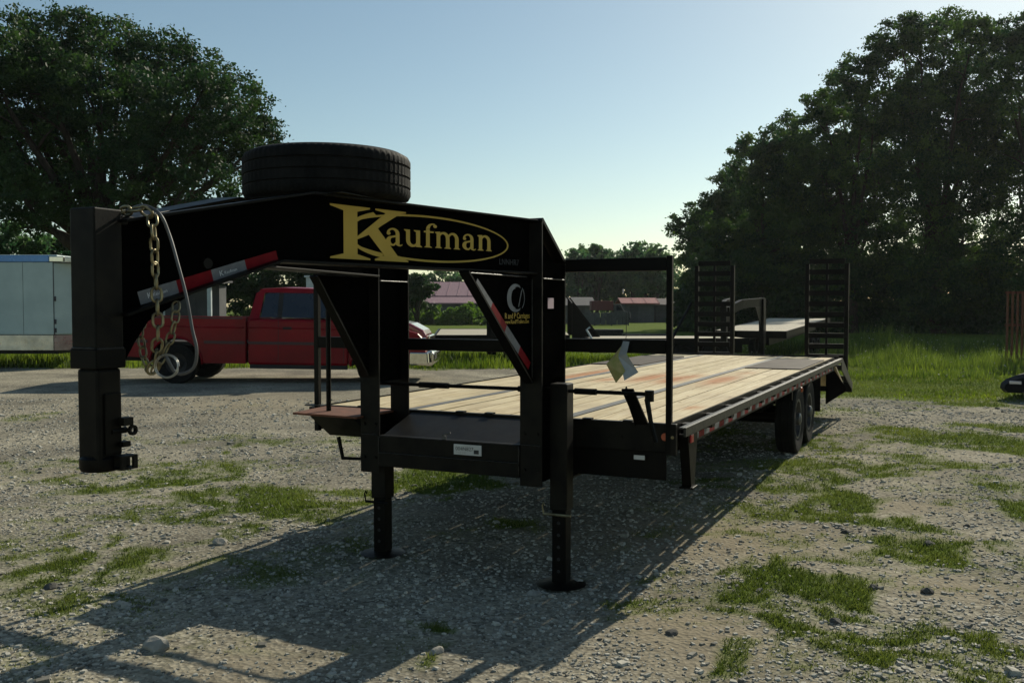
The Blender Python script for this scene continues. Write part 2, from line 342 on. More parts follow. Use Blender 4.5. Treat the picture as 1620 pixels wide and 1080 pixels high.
def make_ground():
    m, n, l, b = new_mat('gravel_and_grass')
    oc = coord(n, l, 'Object')
    v1 = n.new('ShaderNodeTexVoronoi'); v1.inputs['Scale'].default_value = 38; l.new(oc, v1.inputs['Vector'])
    v2 = n.new('ShaderNodeTexVoronoi'); v2.inputs['Scale'].default_value = 60; l.new(oc, v2.inputs['Vector'])
    sep = n.new('ShaderNodeSeparateColor'); l.new(v1.outputs['Color'], sep.inputs[0])
    sep2 = n.new('ShaderNodeSeparateColor'); l.new(v2.outputs['Color'], sep2.inputs[0])
    r1 = ramp(n, [(0, (.10, .094, .078)), (.3, (.23, .216, .178)), (.7, (.34, .32, .265)), (1, (.50, .475, .40))]); l.new(sep.outputs[0], r1.inputs[0])
    r2 = ramp(n, [(0, (.17, .158, .128)), (.5, (.30, .28, .228)), (1, (.44, .415, .34))]); l.new(sep2.outputs[0], r2.inputs[0])
    tb = noise(n, l, 3.5, 6, oc, .65); rb = ramp(n, [(.38, (0, 0, 0)), (.58, (1, 1, 1))]); l.new(tb.outputs[0], rb.inputs[0])
    c = mix(n, l, rb.outputs[0], r1.outputs[0], r2.outputs[0])
    tl = noise(n, l, .7, 5, oc, .6); rl = ramp(n, [(.32, (.50, .49, .475)), (.68, (1.16, 1.12, 1.03))]); l.new(tl.outputs[0], rl.inputs[0])
    c = mix(n, l, 1.0, c, rl.outputs[0], 'MULTIPLY')
    asn = n.new('ShaderNodeAttribute'); asn.attribute_name = 'sand'
    tf = noise(n, l, 45, 4, oc, .7); rf = ramp(n, [(.3, (.22, .185, .125)), (.7, (.32, .275, .20))]); l.new(tf.outputs[0], rf.inputs[0])
    sf = n.new('ShaderNodeMath'); sf.operation = 'MULTIPLY'; sf.inputs[1].default_value = .85; sf.use_clamp = True; l.new(asn.outputs['Fac'], sf.inputs[0])
    c = mix(n, l, sf.outputs[0], c, rf.outputs[0])
    ag = n.new('ShaderNodeAttribute'); ag.attribute_name = 'grass'
    tg = noise(n, l, 9, 6, oc, .7); rg = ramp(n, [(.3, (.060, .085, .014)), (.6, (.11, .155, .022)), (.8, (.16, .19, .045))]); l.new(tg.outputs[0], rg.inputs[0])
    c = mix(n, l, ag.outputs['Fac'], c, rg.outputs[0])
    l.new(c, b.inputs['Base Color']); b.inputs['Roughness'].default_value = 1; b.inputs['Specular IOR Level'].default_value = .03
    mm = n.new('ShaderNodeMath'); mm.operation = 'ADD'; l.new(v1.outputs['Distance'], mm.inputs[0])
    mm2 = n.new('ShaderNodeMath'); mm2.operation = 'MULTIPLY'; mm2.inputs[1].default_value = 1.5; l.new(tb.outputs[0], mm2.inputs[0]); l.new(mm2.outputs[0], mm.inputs[1])
    bump(n, l, b, mm.outputs[0], .55, .012)
    ys = [-8., -4, -1, 1, 2, 2.6]
    while ys[-1] < 60: ys.append(ys[-1]+max(.016*1, ys[-1]*.0062))
    ys += [64, 70, 80, 95, 120, 160, 250, 500, 1500]
    ys = np.array(ys); t = np.linspace(-1, 1, 276); xs = np.sign(t)*(np.abs(t)*.72+np.abs(t)**6*.9)
    Y, T = np.meshgrid(ys, xs, indexing='ij'); X = T*(np.maximum(Y, 3)+3)
    far = Y >= 60; X = np.where(far, T*(Y+3)*1.1, X)
    Z = gz(X, Y); G = gmask(X, Y); G = np.where(Y > 60, 1, G); S = smask(X, Y)
    nr, nc = Y.shape; idx = np.arange(nr*nc).reshape(nr, nc)
    F = np.stack([idx[:-1, :-1], idx[:-1, 1:], idx[1:, 1:], idx[1:, :-1]], -1).reshape(-1, 4)
    V = np.stack([X, Y, Z], -1).reshape(-1, 3)
    o = np_mesh('ground', V, F, m, None, dict(grass=G.ravel(), sand=S.ravel()), True)
    tag(o, kind='structure', label='pale gravel yard with grass patches and sandy bare spots')
make_ground()

def scatter(n, y0, y1, spread=.62, x0=None, x1=None):
    # even in area, thinned with distance
    u = rng.random(n); y = y0*(y1/y0)**u if y0 > 0 else y0+(y1-y0)*u
    x = (rng.random(n)*2-1)*spread*(y+1.5)
    return x, y
def make_stones():
    n = 90000; x, y = scatter(n, 2.9, 17, .58)
    g = gmask(x, y); s = smask(x, y); cl = fbm(x, y, 1.3, 4, 55)
    keep = (rng.random(n) > g*.85) & (rng.random(n) > s*.75) & (rng.random(n) < np.clip((cl-.20)*3.2, .15, 1))
    x, y = x[keep], y[keep]; n = len(x)
    sz = (.0045+.0105*rng.random(n)**2.4)*(1+np.clip((y-6)/14, 0, 1.2)*.8)
    coarse = (fbm(x, y, .8, 3, 91) > .47) & (rng.random(n) < .3); sz = np.where(coarse, sz*1.4, sz)
    big = rng.random(n) < .018; sz[big] *= 1.9; keepfar = 1
    base = np.array([(-1, -1, -1), (1, -1, -1), (1, 1, -1), (-1, 1, -1), (-1, -1, 1), (1, -1, 1), (1, 1, 1), (-1, 1, 1)], float)
    P = base[None]*(.55+.45*rng.random((n, 8, 3))); P[:, 4:, :2] *= .75; P[..., 2] *= .5; P[..., 0] *= 1.25
    a = rng.random(n)*6.283; ca, sa = np.cos(a)[:, None], np.sin(a)[:, None]
    tl = (rng.random(n)-.5)[:, None]*.7
    X = P[..., 0]*ca-P[..., 1]*sa; Y = P[..., 0]*sa+P[..., 1]*ca; Z = P[..., 2]+X*tl
    V = np.stack([X*sz[:, None]+x[:, None], Y*sz[:, None]+y[:, None], Z*sz[:, None]+(gz(x, y)+sz*.15)[:, None]], -1).reshape(-1, 3)
    q = np.array([(0, 3, 2, 1), (4, 5, 6, 7), (0, 1, 5, 4), (1, 2, 6, 5), (2, 3, 7, 6), (3, 0, 4, 7)])
    F = (q[None]+(np.arange(n)*8)[:, None, None]).reshape(-1, 4)
    m, nn, l, b = new_mat('crushed_limestone')
    at_ = nn.new('ShaderNodeAttribute'); at_.attribute_name = 'tint'
    r = ramp(nn, [(0, (.10, .094, .078)), (.3, (.27, .255, .21)), (1, (.52, .49, .41))]); l.new(at_.outputs['Fac'], r.inputs[0])
    t = noise(nn, l, 60, 3, coord(nn, l)); rr = ramp(nn, [(.3, (.75, .75, .75)), (.7, (1.1, 1.1, 1.1))]); l.new(t.outputs[0], rr.inputs[0])
    l.new(mix(nn, l, 1.0, r.outputs[0], rr.outputs[0], 'MULTIPLY'), b.inputs['Base Color']); b.inputs['Roughness'].default_value = .9
    o = np_mesh('gravel', V, F, m, None, dict(tint=np.repeat(rng.random(n), 8)))
    tag(o, 'crushed grey limestone gravel scattered over the yard', 'gravel', kind='stuff')
make_stones()

def blades(name, x, y, z, h, wd, mat, label, cat, lean=.5, clump=None, tint=None, one=False):
    if one:      # very short blades: one triangle each
        n = len(x); a = rng.random(n)*6.283; la = rng.random(n)*6.283; ln = h*lean*rng.random(n); dx, dy = np.cos(a)*wd/2, np.sin(a)*wd/2
        V = np.stack([np.stack([x-dx, y-dy, z-.004], -1), np.stack([x+dx, y+dy, z-.004], -1), np.stack([x+np.cos(la)*ln, y+np.sin(la)*ln, z+h], -1)], 1).reshape(-1, 3)
        return tag(np_mesh(name, V, np.arange(n*3).reshape(n, 3), mat, None, dict(tint=np.repeat(tint, 3))), label, cat, kind='stuff')
    n = len(x); a = rng.random(n)*6.283; la = rng.random(n)*6.283; ln = h*lean*rng.random(n)
    dx, dy = np.cos(a)*wd/2, np.sin(a)*wd/2
    p0 = np.stack([x-dx, y-dy, z-.005], -1); p1 = np.stack([x+dx, y+dy, z-.005], -1)
    mx, my = x+np.cos(la)*ln*.35, y+np.sin(la)*ln*.35
    p2 = np.stack([mx+dx*.7, my+dy*.7, z+h*.55], -1); p3 = np.stack([mx-dx*.7, my-dy*.7, z+h*.55], -1)
    p4 = np.stack([x+np.cos(la)*ln, y+np.sin(la)*ln, z+h*(1-.25*lean*rng.random(n))], -1)
    V = np.stack([p0, p1, p2, p3, p4], 1).reshape(-1, 3); b = (np.arange(n)*5)[:, None]
    t = tint if tint is not None else rng.random(n)
    F = np.concatenate([b+np.array([[0, 1, 2]]), b+np.array([[0, 2, 3]]), b+np.array([[3, 2, 4]])])
    o = np_mesh(name, V, F, mat, None, dict(tint=np.repeat(t, 5)))
    return tag(o, label, cat, kind='stuff')
def make_grass():
    n = 620000; x, y = scatter(n, 3.2, 26, .6)
    g = gmask(x, y); lw = lawn(x, y)
    k = rng.random(n) < np.clip(g*1.15, 0, 1)**1.5*.95
    k &= ~((lw > .5) & (rng.random(n) < .3))
    x, y, g = x[k], y[k], g[k]
    if len(x) > 210000: x, y, g = x[:210000], y[:210000], g[:210000]
    h = (.012+.034*rng.random(len(x))**1.5)*(.4+g*.9)*(1+np.clip((y-8)/12, 0, 1)*.5)
    t = np.clip(fbm(x, y, 1.2, 3, 13)*1.1+rng.normal(0, .15, len(x))-.05, 0, 1)
    blades('short_grass', x, y, gz(x, y), h*.8, .0045+y*.0007, M['short_grass'], 'short green grass growing in patches through the gravel', 'grass', 1.4, tint=t, one=True)
    # longer lawn edge behind the yard
    n = 52000; y = 15.5+rng.random(n)**1.5*28; x = (rng.random(n)*2-1)*.62*(y+1)
    k = (lawn(x, y) > .3); x, y = x[k], y[k]
    c = fbm(x, y, .45, 4, 8); h = (.04+.24*rng.random(len(x))**1.6)*(.1+np.clip((c-.34)*4.5, 0, 1.5))*np.where(x > 3, np.clip((y-17)/10, .22, 1), 1)
    t = np.clip((fbm(x, y, .55, 4, 14)-.25)*1.9+rng.normal(0, .15, len(x))-.1, 0, 1)
    blades('lawn_grass', x, y, gz(x, y), h, .03, M['grass'], 'longer grass along the far edge of the gravel yard', 'grass', .6, tint=t)
    # tall weeds right of and behind the trailer
    n = 60000; u = rng.random(n); px = 1040+rng.random(n)*640; Y = 19.5+rng.random(n)**1.1*20
    x = (px-810)/FPX*Y; c = fbm(x, Y, .75, 4, 21); k = rng.random(n) < np.clip((c-.36)*5, 0, 1)*(Y > 20.5+(x > 7)*0)
    x, Y, c = x[k], Y[k], c[k]
    rise = np.clip((x-6)/5, .35, 1.1)
    h = (.10+.55*rng.random(len(x))**1.4)*rise*(.15+np.clip((c-.3)*3.2, 0, 1.3))*np.clip((Y-17)/14, .25, 1.3)
    blades('tall_weeds', x, Y, gz(x, Y), h, .022, M['weed'], 'tall uncut weeds in front of the right hand trees', 'weeds', .45, tint=np.clip(c*1.5+rng.normal(0, .22, len(x))-.3-np.clip((Y-27)/14, 0, .4), 0, 1))  # tint drops with distance: shade of the trees put into the blade colour
    k = rng.random(len(x)) < .05; fx_, fy_, fh = x[k], Y[k], h[k]; q = rng.normal(size=(len(fx_), 3, 3))*.018
    V = (np.stack([fx_, fy_, gz(fx_, fy_)+fh*.95], -1)[:, None, :]+q).reshape(-1, 3)
    tag(np_mesh('weed_flowers', V, np.arange(len(V)).reshape(-1, 3), M['flower']), 'tiny pale seed heads and flowers on the tall weeds', 'flowers', kind='stuff')
    # weeds under and behind the truck and white trailer
    n = 18000; x = -20+rng.random(n)*24; Y = 24.6+rng.random(n)*6; c = fbm(x, Y, .6, 3, 61)
    h = (.15+.35*rng.random(n))*(.3+c)
    blades('uncut_verge', x, Y, gz(x, Y), h, .022, M['grass'], 'uncut grass verge below the white cargo trailer and truck', 'grass', .45, tint=np.clip(c*1.3+rng.normal(0, .15, n)-.1, 0, 1))
make_grass()

def rock(u, v, s, label, seed, dark=False):
    import bmesh
    p = gnd(u, v); bm = bmesh.new(); bmesh.ops.create_icosphere(bm, subdivisions=2, radius=1)
    rr = random.Random(seed)
    pl = [(Vector((rr.uniform(-1, 1), rr.uniform(-1, 1), rr.uniform(-.3, 1))).normalized(), rr.uniform(.55, .85)) for _ in range(9)]
    for vt in bm.verts:
        for nrm, d in pl:
            e = vt.co.dot(nrm)-d
            if e > 0: vt.co -= nrm*e
        vt.co.x *= 1.25; vt.co.z *= .62
        vt.co += Vector((rr.uniform(-.03, .03),)*3)
        vt.co *= s
    me = bpy.data.meshes.new('rock'); bm.to_mesh(me); bm.free(); me.materials.append(M['stone'] if not dark else M['stone_dark'])
    o = bpy.data.objects.new('rock', me); C.objects.link(o); o.location = (p.x, p.y, float(gz(p.x, p.y))+s*.22); o.rotation_euler = (0, 0, rr.uniform(0, 6))
    tag(o, label, 'rock', 'loose larger rocks on the gravel')
M['stone_dark'] = simple('dark_stone', (.10, .095, .085), (.06, .057, .05), .9, 0, 12, .2, .6)
rock(351, 860, .055, 'flat pale rock at the grass edge left of the left jack leg', 1)
rock(245, 1026, .07, 'pale rock lying between the shadow bars at bottom left', 2)
rock(80, 930, .045, 'dark pointed rock alone on the gravel far left', 3, True)
rock(1380, 934, .035, 'grey rock beside the grass patch at right', 4, True)
rock(1470, 862, .045, 'dark rock on the sandy strip at right, larger one', 5, True)
rock(1338, 843, .035, 'small dark rock just below the wide grass patch at right', 6, True)
rock(1466, 939, .04, 'flat dark rock on the bare sand at lower right', 7, True)
rock(1322, 985, .035, 'small dark rock touching the grass at lower right', 8, True)
rock(912, 913, .05, 'rounded pale rock against the right jack foot', 9)
rock(845, 932, .04, 'pale rock in the shadow left of the right jack foot', 10)
rock(690, 1032, .04, 'pale flat rock in the small lit gap at the bottom', 11)
rock(1062, 1002, .035, 'brown rock below the shadow edge near the bottom', 12, True)
rock(1530, 832, .03, 'small dark rock on the pale sand beside the right grass strip', 13, True)
rock(455, 945, .03, 'small rock inside the neck shadow at lower left', 14)
rock(590, 835, .03, 'small stone beside the left jack leg', 15)

# ------------------------------------------------------------------ gooseneck trailer (local frame: x right, y to the rear, z up)
T = empty('gooseneck_trailer', (TX, TY, 0), -YAW, 'black gooseneck flatbed trailer with gold lettering and new pine deck', 'trailer')
XC = -.065
DX0, DX1, DZ, DL = -1.335, 1.27, .973, 8.32
K = lambda: MB()
# deck boards
def boards(x0, x1, nb, cuts, cover=None):
    wd = (x1-x0)/nb
    for i in range(nb):
        ys = [.03]+cuts[i % len(cuts)]+[DL]
        for a, b in zip(ys[:-1], ys[1:]):
            g = random.uniform(.007, .0145); xa, xb = x0+i*wd+g/2, x0+(i+1)*wd-g/2; dz = random.uniform(-.002, .002)
            ny = max(2, int((b-a)/.12)); nx = 3
            V = []; yy = np.linspace(a+.002, b-.002, ny+1); xx = np.linspace(xa, xb, nx+1)
            top = [(x, y, DZ+dz) for y in yy for x in xx]
            k = len(top); bot = [(xa, a+.002, DZ-.038), (xb, a+.002, DZ-.038), (xa, b-.002, DZ-.038), (xb, b-.002, DZ-.038)]
            F = [(r*(nx+1)+c, r*(nx+1)+c+1, (r+1)*(nx+1)+c+1, (r+1)*(nx+1)+c) for r in range(ny) for c in range(nx)]
            t00, t01, t10, t11 = 0, nx, ny*(nx+1), ny*(nx+1)+nx
            F += [(k, k+1, t01, t00), (k+3, k+2, t10, t11), (k+2, k, t00, t10), (k+1, k+3, t11, t01), (k+1, k, k+2, k+3)]
            mb = MB(); mb.add(top+bot, F); o = mb.build('deck_board', M['wood'], T)
            X = np.array([p[0] for p in mb.v]); Yv = np.array([p[1] for p in mb.v]); st = np.zeros(len(X))
            for (cx, cy, rx, ry, w_) in STAINS: st = np.maximum(st, w_*np.exp(-(((X-cx)/rx)**2+((Yv-cy)/ry)**2)))
            a_ = o.data.attributes.new('stain', 'FLOAT', 'POINT'); a_.data.foreach_set('value', np.clip(st*1.5, 0, 1).astype(np.float32))
STAINS = []
def bp2(u, v, z):   # photo pixel on a horizontal plane -> trailer frame
    p = gnd(u, v, z); X, Y = p.x-TX, p.y-TY
    return X*math.cos(YAW)-Y*math.sin(YAW), X*math.sin(YAW)+Y*math.cos(YAW)
for (u, v, rx, ry, w_) in ((930, 591, .10, .9, 1), (1030, 597, .12, .6, .9), (1065, 600, .12, .5, .9), (1140, 601, .11, .55, 1), (1095, 645, .06, .12, .7), (1090, 596, .1, .4, .7), (960, 600, .12, .3, .6), (740, 600, .08, .4, .5), (1180, 590, .1, .3, .4)):
    x, y = bp2(u, v, DZ); STAINS.append((x, y, rx, ry, w_))
SL = (-.655, -.575); SR = (.505, .585)
boards(DX0+.02, SL[0], 4, [[4.9], [3.7], [4.9], [3.2]])
boards(SL[1], SR[0], 6, [[3.7], [4.9], [2.9], [4.9], [3.7], [5.3]])
boards(SR[1], DX1-.02, 4, [[4.9], [3.2], [4.9], [3.7]])
MB().box(SL[0]+.004, SL[1]-.004, .03, DL, DZ-.03, DZ+.003).build('deck_strip', M['steel_grey'], T)
MB().box(SR[0]+.004, SR[1]-.004, .03, DL, DZ-.03, DZ+.003).build('deck_strip', M['steel_grey'], T)
for xa, xb in ((.60, 1.235), (-1.31, -.67)):
    MB().box(xa, xb, 5.45, 7.5, DZ-.01, DZ+.012).build('wheel_cover_plate', M['plate_grey'], T, .002)
# frame below
for x in (SL[0]+.04, SR[0]+.04):
    m = MB(); m.box(x-.005, x+.005, -.02, 9.2, .60, DZ-.05); m.box(x-.07, x+.07, -.02, 9.2, .588, .60); m.box(x-.07, x+.07, .05, 8.3, DZ-.05, DZ-.04)
    m.build('main_beam', M['black'], T)
y = .36
while y < DL:
    MB().box(DX0+.01, DX1-.01, y-.035, y+.035, DZ-.125, DZ-.041).build('cross_member', M['black'], T); y += .405
for x, s in ((DX0, -1), (DX1, 1)):
    m = MB(); m.box(min(x, x-s*.006), max(x, x-s*.006), .0, DL, .80, DZ+.006); m.box(min(x, x-s*.05), max(x, x-s*.05), 0, DL, .794, .80); m.build('side_channel', M['black'], T)
    # rub rail on stake pockets
    m = MB(); m.box(x+s*.085, x+s*.100, -.045, DL+.1, .905, .962); m.box(x+s*.055, x+s*.085, -.045, DL+.1, .950, .962); m.build('rub_rail', M['rail'], T, .002)
    y = .25
    while y < DL:
        m = MB(); m.box(min(x+s*.002, x+s*.054), max(x+s*.002, x+s*.054), y-.045, y+.045, .86, .955); m.build('stake_pocket', M['dusty'], T, .002); y += .61
    # reflective tape along the channel
    y = .35; i = 0
    while y < DL-.2:
        MB().box(min(x+s*.003, x+s*.005), max(x+s*.003, x+s*.005), y, y+.145, .812, .852).build('reflective_tape', M['red_tape'] if i % 2 == 0 else M['white_tape'], T)
        y += .15; i += 1
# front beam
m = MB(); m.box(DX0, DX1, -.012, .0, .80, DZ+.003); m.box(DX0, DX1, 0.0, .028, DZ-.006, DZ+.003); m.box(DX0, DX1, 0, .06, .795, .80); m.build('front_beam', M['dusty'], T, .002)
for x in (-.20, .02, .33, .72, .99, -1.0):
    MB().box(x-.03, x+.03, -.016, .03, DZ+.003, DZ+.012).build('deck_clip', M['black'], T)
# headache rack
RX0, RX1 = -1.385, 1.262
def bx(name, mat, *a, bev=.003, parent=T): return MB().box(*a).build(name, mat, parent, bev)
bx('rack_post', M['black'], RX1-.018, RX1+.018, -.05, -.014, .79, 2.0)
bx('rack_post', M['dusty'], RX0-.0, RX0+.038, -.05, -.014, .79, 1.95)
bx('rack_rail', M['black'], SR[1]+.002, RX1-.02, -.05, -.014, 1.91, 1.99)
bx('rack_rail', M['black'], SR[1]+.002, RX1-.02, -.05, -.014, 1.405, 1.49)
bx('rack_rail', M['black'], -.572, .437, -.09, -.054, 1.395, 1.475)
bx('rack_rail', M['black'], RX0+.04, -.73, -.05, -.014, 1.395, 1.475)
bx('rack_rail', M['black'], RX0+.04, -.73, -.05, -.014, 1.885, 1.945)
bx('post_foot', M['dusty'], RX0-.05, RX0+.09, -.10, -.013, .974, .982)
# uprights (steel I sections)
def upright(xa, xb, zweb):
    x = (xa+xb)/2
    m = MB(); m.box(xa, xb, -.42, -.405, .60, 2.20); m.build('upright_flange', M['dusty'], T, .002)
    m = MB(); m.box(xa, xb, -.055, -.04, .60, 1.955); m.build('upright_flange', M['black'], T, .002)
    fn = lambda a, b, t: (x+t, a, b)
    m = MB(); m.prism([(-.405, zweb), (-.405, 2.195), (-.055, 1.95), (-.055, zweb)], fn, -.006, .006); m.build('upright_web', M['black_side'], T)
    m = MB(); m.prism([(-.42, 2.21), (-.40, 2.224), (-.03, 1.975), (-.04, 1.957)], fn, -.0725, .0725); m.build('upright_cap', M['black'], T)
upright(.44, .585, .60); upright(-.725, -.58, 1.19)
bx('upright_doubler', M['black_side'], .574, .584, -.404, -.056, 1.25, 1.96, bev=0)
# toolbox tray between the uprights
bx('tray_front', M['dusty'], -.579, .439, -.425, -.413, .648, .848)
bx('tray_lip', M['dusty'], -.579, .439, -.412, -.38, .844, .850)
m = MB(); m.prism([(-.38, .848), (-.015, .962), (-.015, .952), (-.38, .838)], lambda a, b, t: (t, a, b), -.572, .435); m.build('tray_cover', M['dusty'], T, .001)
bx('tray_bottom', M['black'], -.579, .439, -.412, -.06, .648, .656)
bx('lower_cross_beam', M['dusty'], -.579, .439, -.432, -.426, .648, .735)
m = MB(); m.tube([(-.10, -.40, .85), (-.10, -.40, .872)], .012, 8); m.tube([(-.115, -.40, .875), (-.055, -.40, .893)], .006, 6); m.build('latch_pin', M['steel_grey'], T)
lb = bx('paper_label', M['label'], -.012, .182, -.4275, -.426-.0085, .765, .830, bev=0); lb['label'] = 'white printed label on the tray front'
def text(body, size, mat, parent, loc, xdir, zdir, name='lettering', extr=.0004, shear=0, bold=0):
    cu = bpy.data.curves.new(name, 'FONT'); cu.body = body; cu.size = size; cu.shear = shear; cu.offset = bold; cu.extrude = extr; cu.resolution_u = 3
    ob = bpy.data.objects.new(name, cu); C.objects.link(ob)
    bpy.context.view_layer.update(); dg = bpy.context.evaluated_depsgraph_get()
    me = bpy.data.meshes.new_from_object(ob.evaluated_get(dg)); bpy.data.objects.remove(ob)
    me.materials.clear(); me.materials.append(mat)
    o = bpy.data.objects.new(name, me); C.objects.link(o)
    X = Vector(xdir).normalized(); Z = Vector(zdir).normalized(); N = X.cross(Z)
    o.matrix_local = Matrix.Translation(Vector(loc)) @ Matrix((X, Z, N)).transposed().to_4x4()
    if parent is not None: o.parent = parent
    return o
text('004N827', .034, M['ink'], lb, (0, -.4355, .792), (1, 0, 0), (0, 0, 1))
text('- - -- - --', .02, M['ink'], lb, (0.005, -.4355, .774), (1, 0, 0), (0, 0, 1))
MB().box(.13, .165, -.4353, -.4351, .775, .80).build('print_block', M['chalk'], lb)
# ---- neck side beams
LEN = 2.70
class Neck:
    def __init__(s, sg):
        s.A = Vector((XC+sg*.045, -3.0, 0)); B = Vector((XC+sg*.575+ (0 if sg > 0 else -.015), -.35, 0))
        s.u = (B-s.A).normalized(); s.n = Vector((s.u.y, -s.u.x, 0))*sg   # outward normal
    def p(s, a, z, t=0): q = s.A+s.u*a+s.n*t; return Vector((q.x, q.y, z))
TOP = [(-.02, 2.018), (.90, 2.210), (2.64, 2.213)]
BOT = [(-.02, 1.655), (.717, 1.885), (2.64, 1.885)]
necks = {}
for sg in (1, -1):
    nk = Neck(sg); necks[sg] = nk; fn = lambda a, b, t, nk=nk: nk.p(a, b, t)
    poly = [(a, z-.012) for a, z in TOP]+[(a, z+.012) for a, z in reversed(BOT)]
    m = MB(); m.prism([poly[0], poly[1], poly[4], poly[5]], fn, -.006, .006); m.prism([poly[1], poly[2], poly[3], poly[4]], fn, -.006, .006); m.build('neck_web', M['black_side'], T)
    for L, nm in ((TOP, -1), (BOT, 1)):
        for (a, b) in zip(L[:-1], L[1:]):
            m = MB(); m.prism([a, b, (b[0], b[1]+.012*nm), (a[0], a[1]+.012*nm)], fn, -.065, .065); m.build('neck_flange', M['black'] , T, .002)
    # gusset under the neck at the upright
    gx = .515 if sg > 0 else -.655
    y0 = -1.27 if sg > 0 else -1.0
    m = MB(); m.prism([(-.425, 1.883), (y0, 1.883), (-.47, 1.24), (-.425, 1.24)], lambda a, b, t, gx=gx: (gx+t, a, b), -.006, .006); m.build('neck_gusset', M['black_side'], T)
    m = MB(); m.bar((gx, y0, 1.875), (gx, -.46, 1.235), .06, .012, (0, 1, .8)); m.build('gusset_flange', M['black'], T)
    # gusset at the coupler
    m = MB(); m.prism([(-.03, 1.66), (.30, 1.745), (.10, 1.635), (.045, 1.56), (.0, 1.485), (-.03, 1.485)], fn, -.006, .006); m.build('coupler_gusset', M['black_side'], T)
nk = necks[1]
def face(a, z, t=.0075): return nk.p(a, z, t)
def segtape(p0, p1, width, segs, planefn, off0, parent=T, prnt=True):
    n = len(segs); p0 = Vector(p0); p1 = Vector(p1); d = (p1-p0); L = d.length; d.normalize(); up = Vector((-d.y, d.x))
    if up.y < 0: up = -up
    tot = sum(s[1] for s in segs); acc = 0
    for c, w_ in segs:
        a = p0+d*(L*acc/tot); acc += w_; b = p0+d*(L*acc/tot)
        q = [a, b, b+up*width, a+up*width]
        m = MB(); m.prism([tuple(v) for v in q], planefn, off0, off0+.0012); o = m.build('reflective_tape', M['red_tape'] if c == 'r' else M['white_tape'], parent)
        if c == 'w' and prnt:
            o3 = Vector(planefn(a.x+d.x*.035+up.x*width*.3, a.y+d.y*.035+up.y*width*.3, off0+.0018)); x3 = Vector(planefn(b.x, b.y, 0))-Vector(planefn(a.x, a.y, 0)); z3 = Vector(planefn(a.x+up.x, a.y+up.y, 0))-Vector(planefn(a.x, a.y, 0))
            text('K', width*.62, M['tape_print'], o, o3, x3, z3, 'print')
            o4 = Vector(planefn(a.x+d.x*.06+up.x*width*.35, a.y+d.y*.06+up.y*width*.35, off0+.0018))
            text('Kaufman', width*.36, M['tape_print'], o, o4, x3, z3, 'print')
segtape((.068, 1.698), (.735, 1.888), .052, [('w', .17), ('r', .165), ('w', .17), ('r', .17)], lambda a, b, t: face(a, b, t), .0075)
segtape((-1.165, 1.80), (-.478, 1.315), .052, [('w', .15), ('r', .15), ('w', .15), ('r', .12)], lambda a, b, t: (.521+t, a, b), .001, prnt=False)
# ---- lettering: drawn glyph by glyph
class Glyph:
    def __init__(s): s.m = MB(); s.k = 0
    def poly(s, pts): s.k += 1; s.P = pts; s.L.append(pts)
def ell(cx, cy, rx, ry, a0, a1, n=14): return [(cx+rx*math.cos(R(a0+(a1-a0)*i/n)), cy+ry*math.sin(R(a0+(a1-a0)*i/n))) for i in range(n+1)]
def band(outer, inner): # two polylines with the same count -> quads
    return [[outer[i], outer[i+1], inner[i+1], inner[i]] for i in range(len(outer)-1)]
def rc(x0, y0, x1, y1): return [[(x0, y0), (x1, y0), (x1, y1), (x0, y1)]]
def serif(x0, x1, xs0, xs1, y, s=1, h=.06):  # slab serif with brackets
    return [[(x0, y), (x1, y), (x1, y+s*h*.5), (xs1, y+s*h*1.6), (xs0, y+s*h*1.6), (x0, y+s*h*.5)]]
def g_n():
    L = rc(.08, 0, .29, .93)+serif(0, .38, .08, .29, 0)+[[(-.01, .98), (.29, 1.02), (.29, .86), (.10, .86), (-.01, .93)]]
    L += band(ell(.50, .62, .34, .40, 175, 0), ell(.45, .60, .175, .28, 150, 0)); L += rc(.625, 0, .84, .62)+serif(.54, .93, .625, .84, 0); return L, 1.0
def g_m():
    L, _ = g_n(); q = band(ell(1.05, .62, .34, .40, 165, 0), ell(1.0, .60, .175, .28, 150, 0))+rc(1.175, 0, 1.39, .62)+serif(1.09, 1.48, 1.175, 1.39, 0)
    return L+q, 1.55
def g_u():
    L = rc(.08, .38, .29, .97)+[[(-.02, 1.0), (.29, 1.0), (.29, .88), (.08, .88), (-.02, .95)]]
    L += band(ell(.42, .38, .34, .40, 180, 345), ell(.47, .40, .18, .27, 180, 345)); L += rc(.625, .0, .84, 1.0)+[[(.5, 1.0), (.84, 1.0), (.84, .88), (.625, .88), (.5, .95)]]+[[(.625, 0), (.95, 0), (.95, .05), (.84, .12), (.625, .12)]]; return L, 1.0
def g_a():
    L = band(ell(.38, .70, .33, .32, 170, 0), ell(.34, .70, .17, .22, 170, 0))+rc(.51, .12, .71, .70)
    L += [ell(.145, .70, .10, .095, 0, 360, 12)[:-1]]
    L += band(ell(.33, .27, .32, .29, 90, 290, 16), ell(.38, .28, .14, .19, 90, 290, 16))
    L += [[(.33, .56), (.51, .62), (.51, .50), (.38, .47)]]+[[(.43, .0), (.56, .12), (.53, .24), (.40, .10)]]
    L += band(ell(.70, .15, .19, .17, 180, 330, 8), ell(.76, .17, .10, .10, 180, 330, 8)); return L, .92
def g_f():
    L = rc(.12, 0, .33, 1.1)+serif(.03, .45, .12, .33, 0)+rc(0, .90, .55, 1.0)
    L += band(ell(.50, 1.10, .38, .38, 180, 70), ell(.52, 1.14, .19, .26, 180, 70)); L += [ell(.63, 1.32, .105, .10, 0, 360, 12)[:-1]]; return L, .58
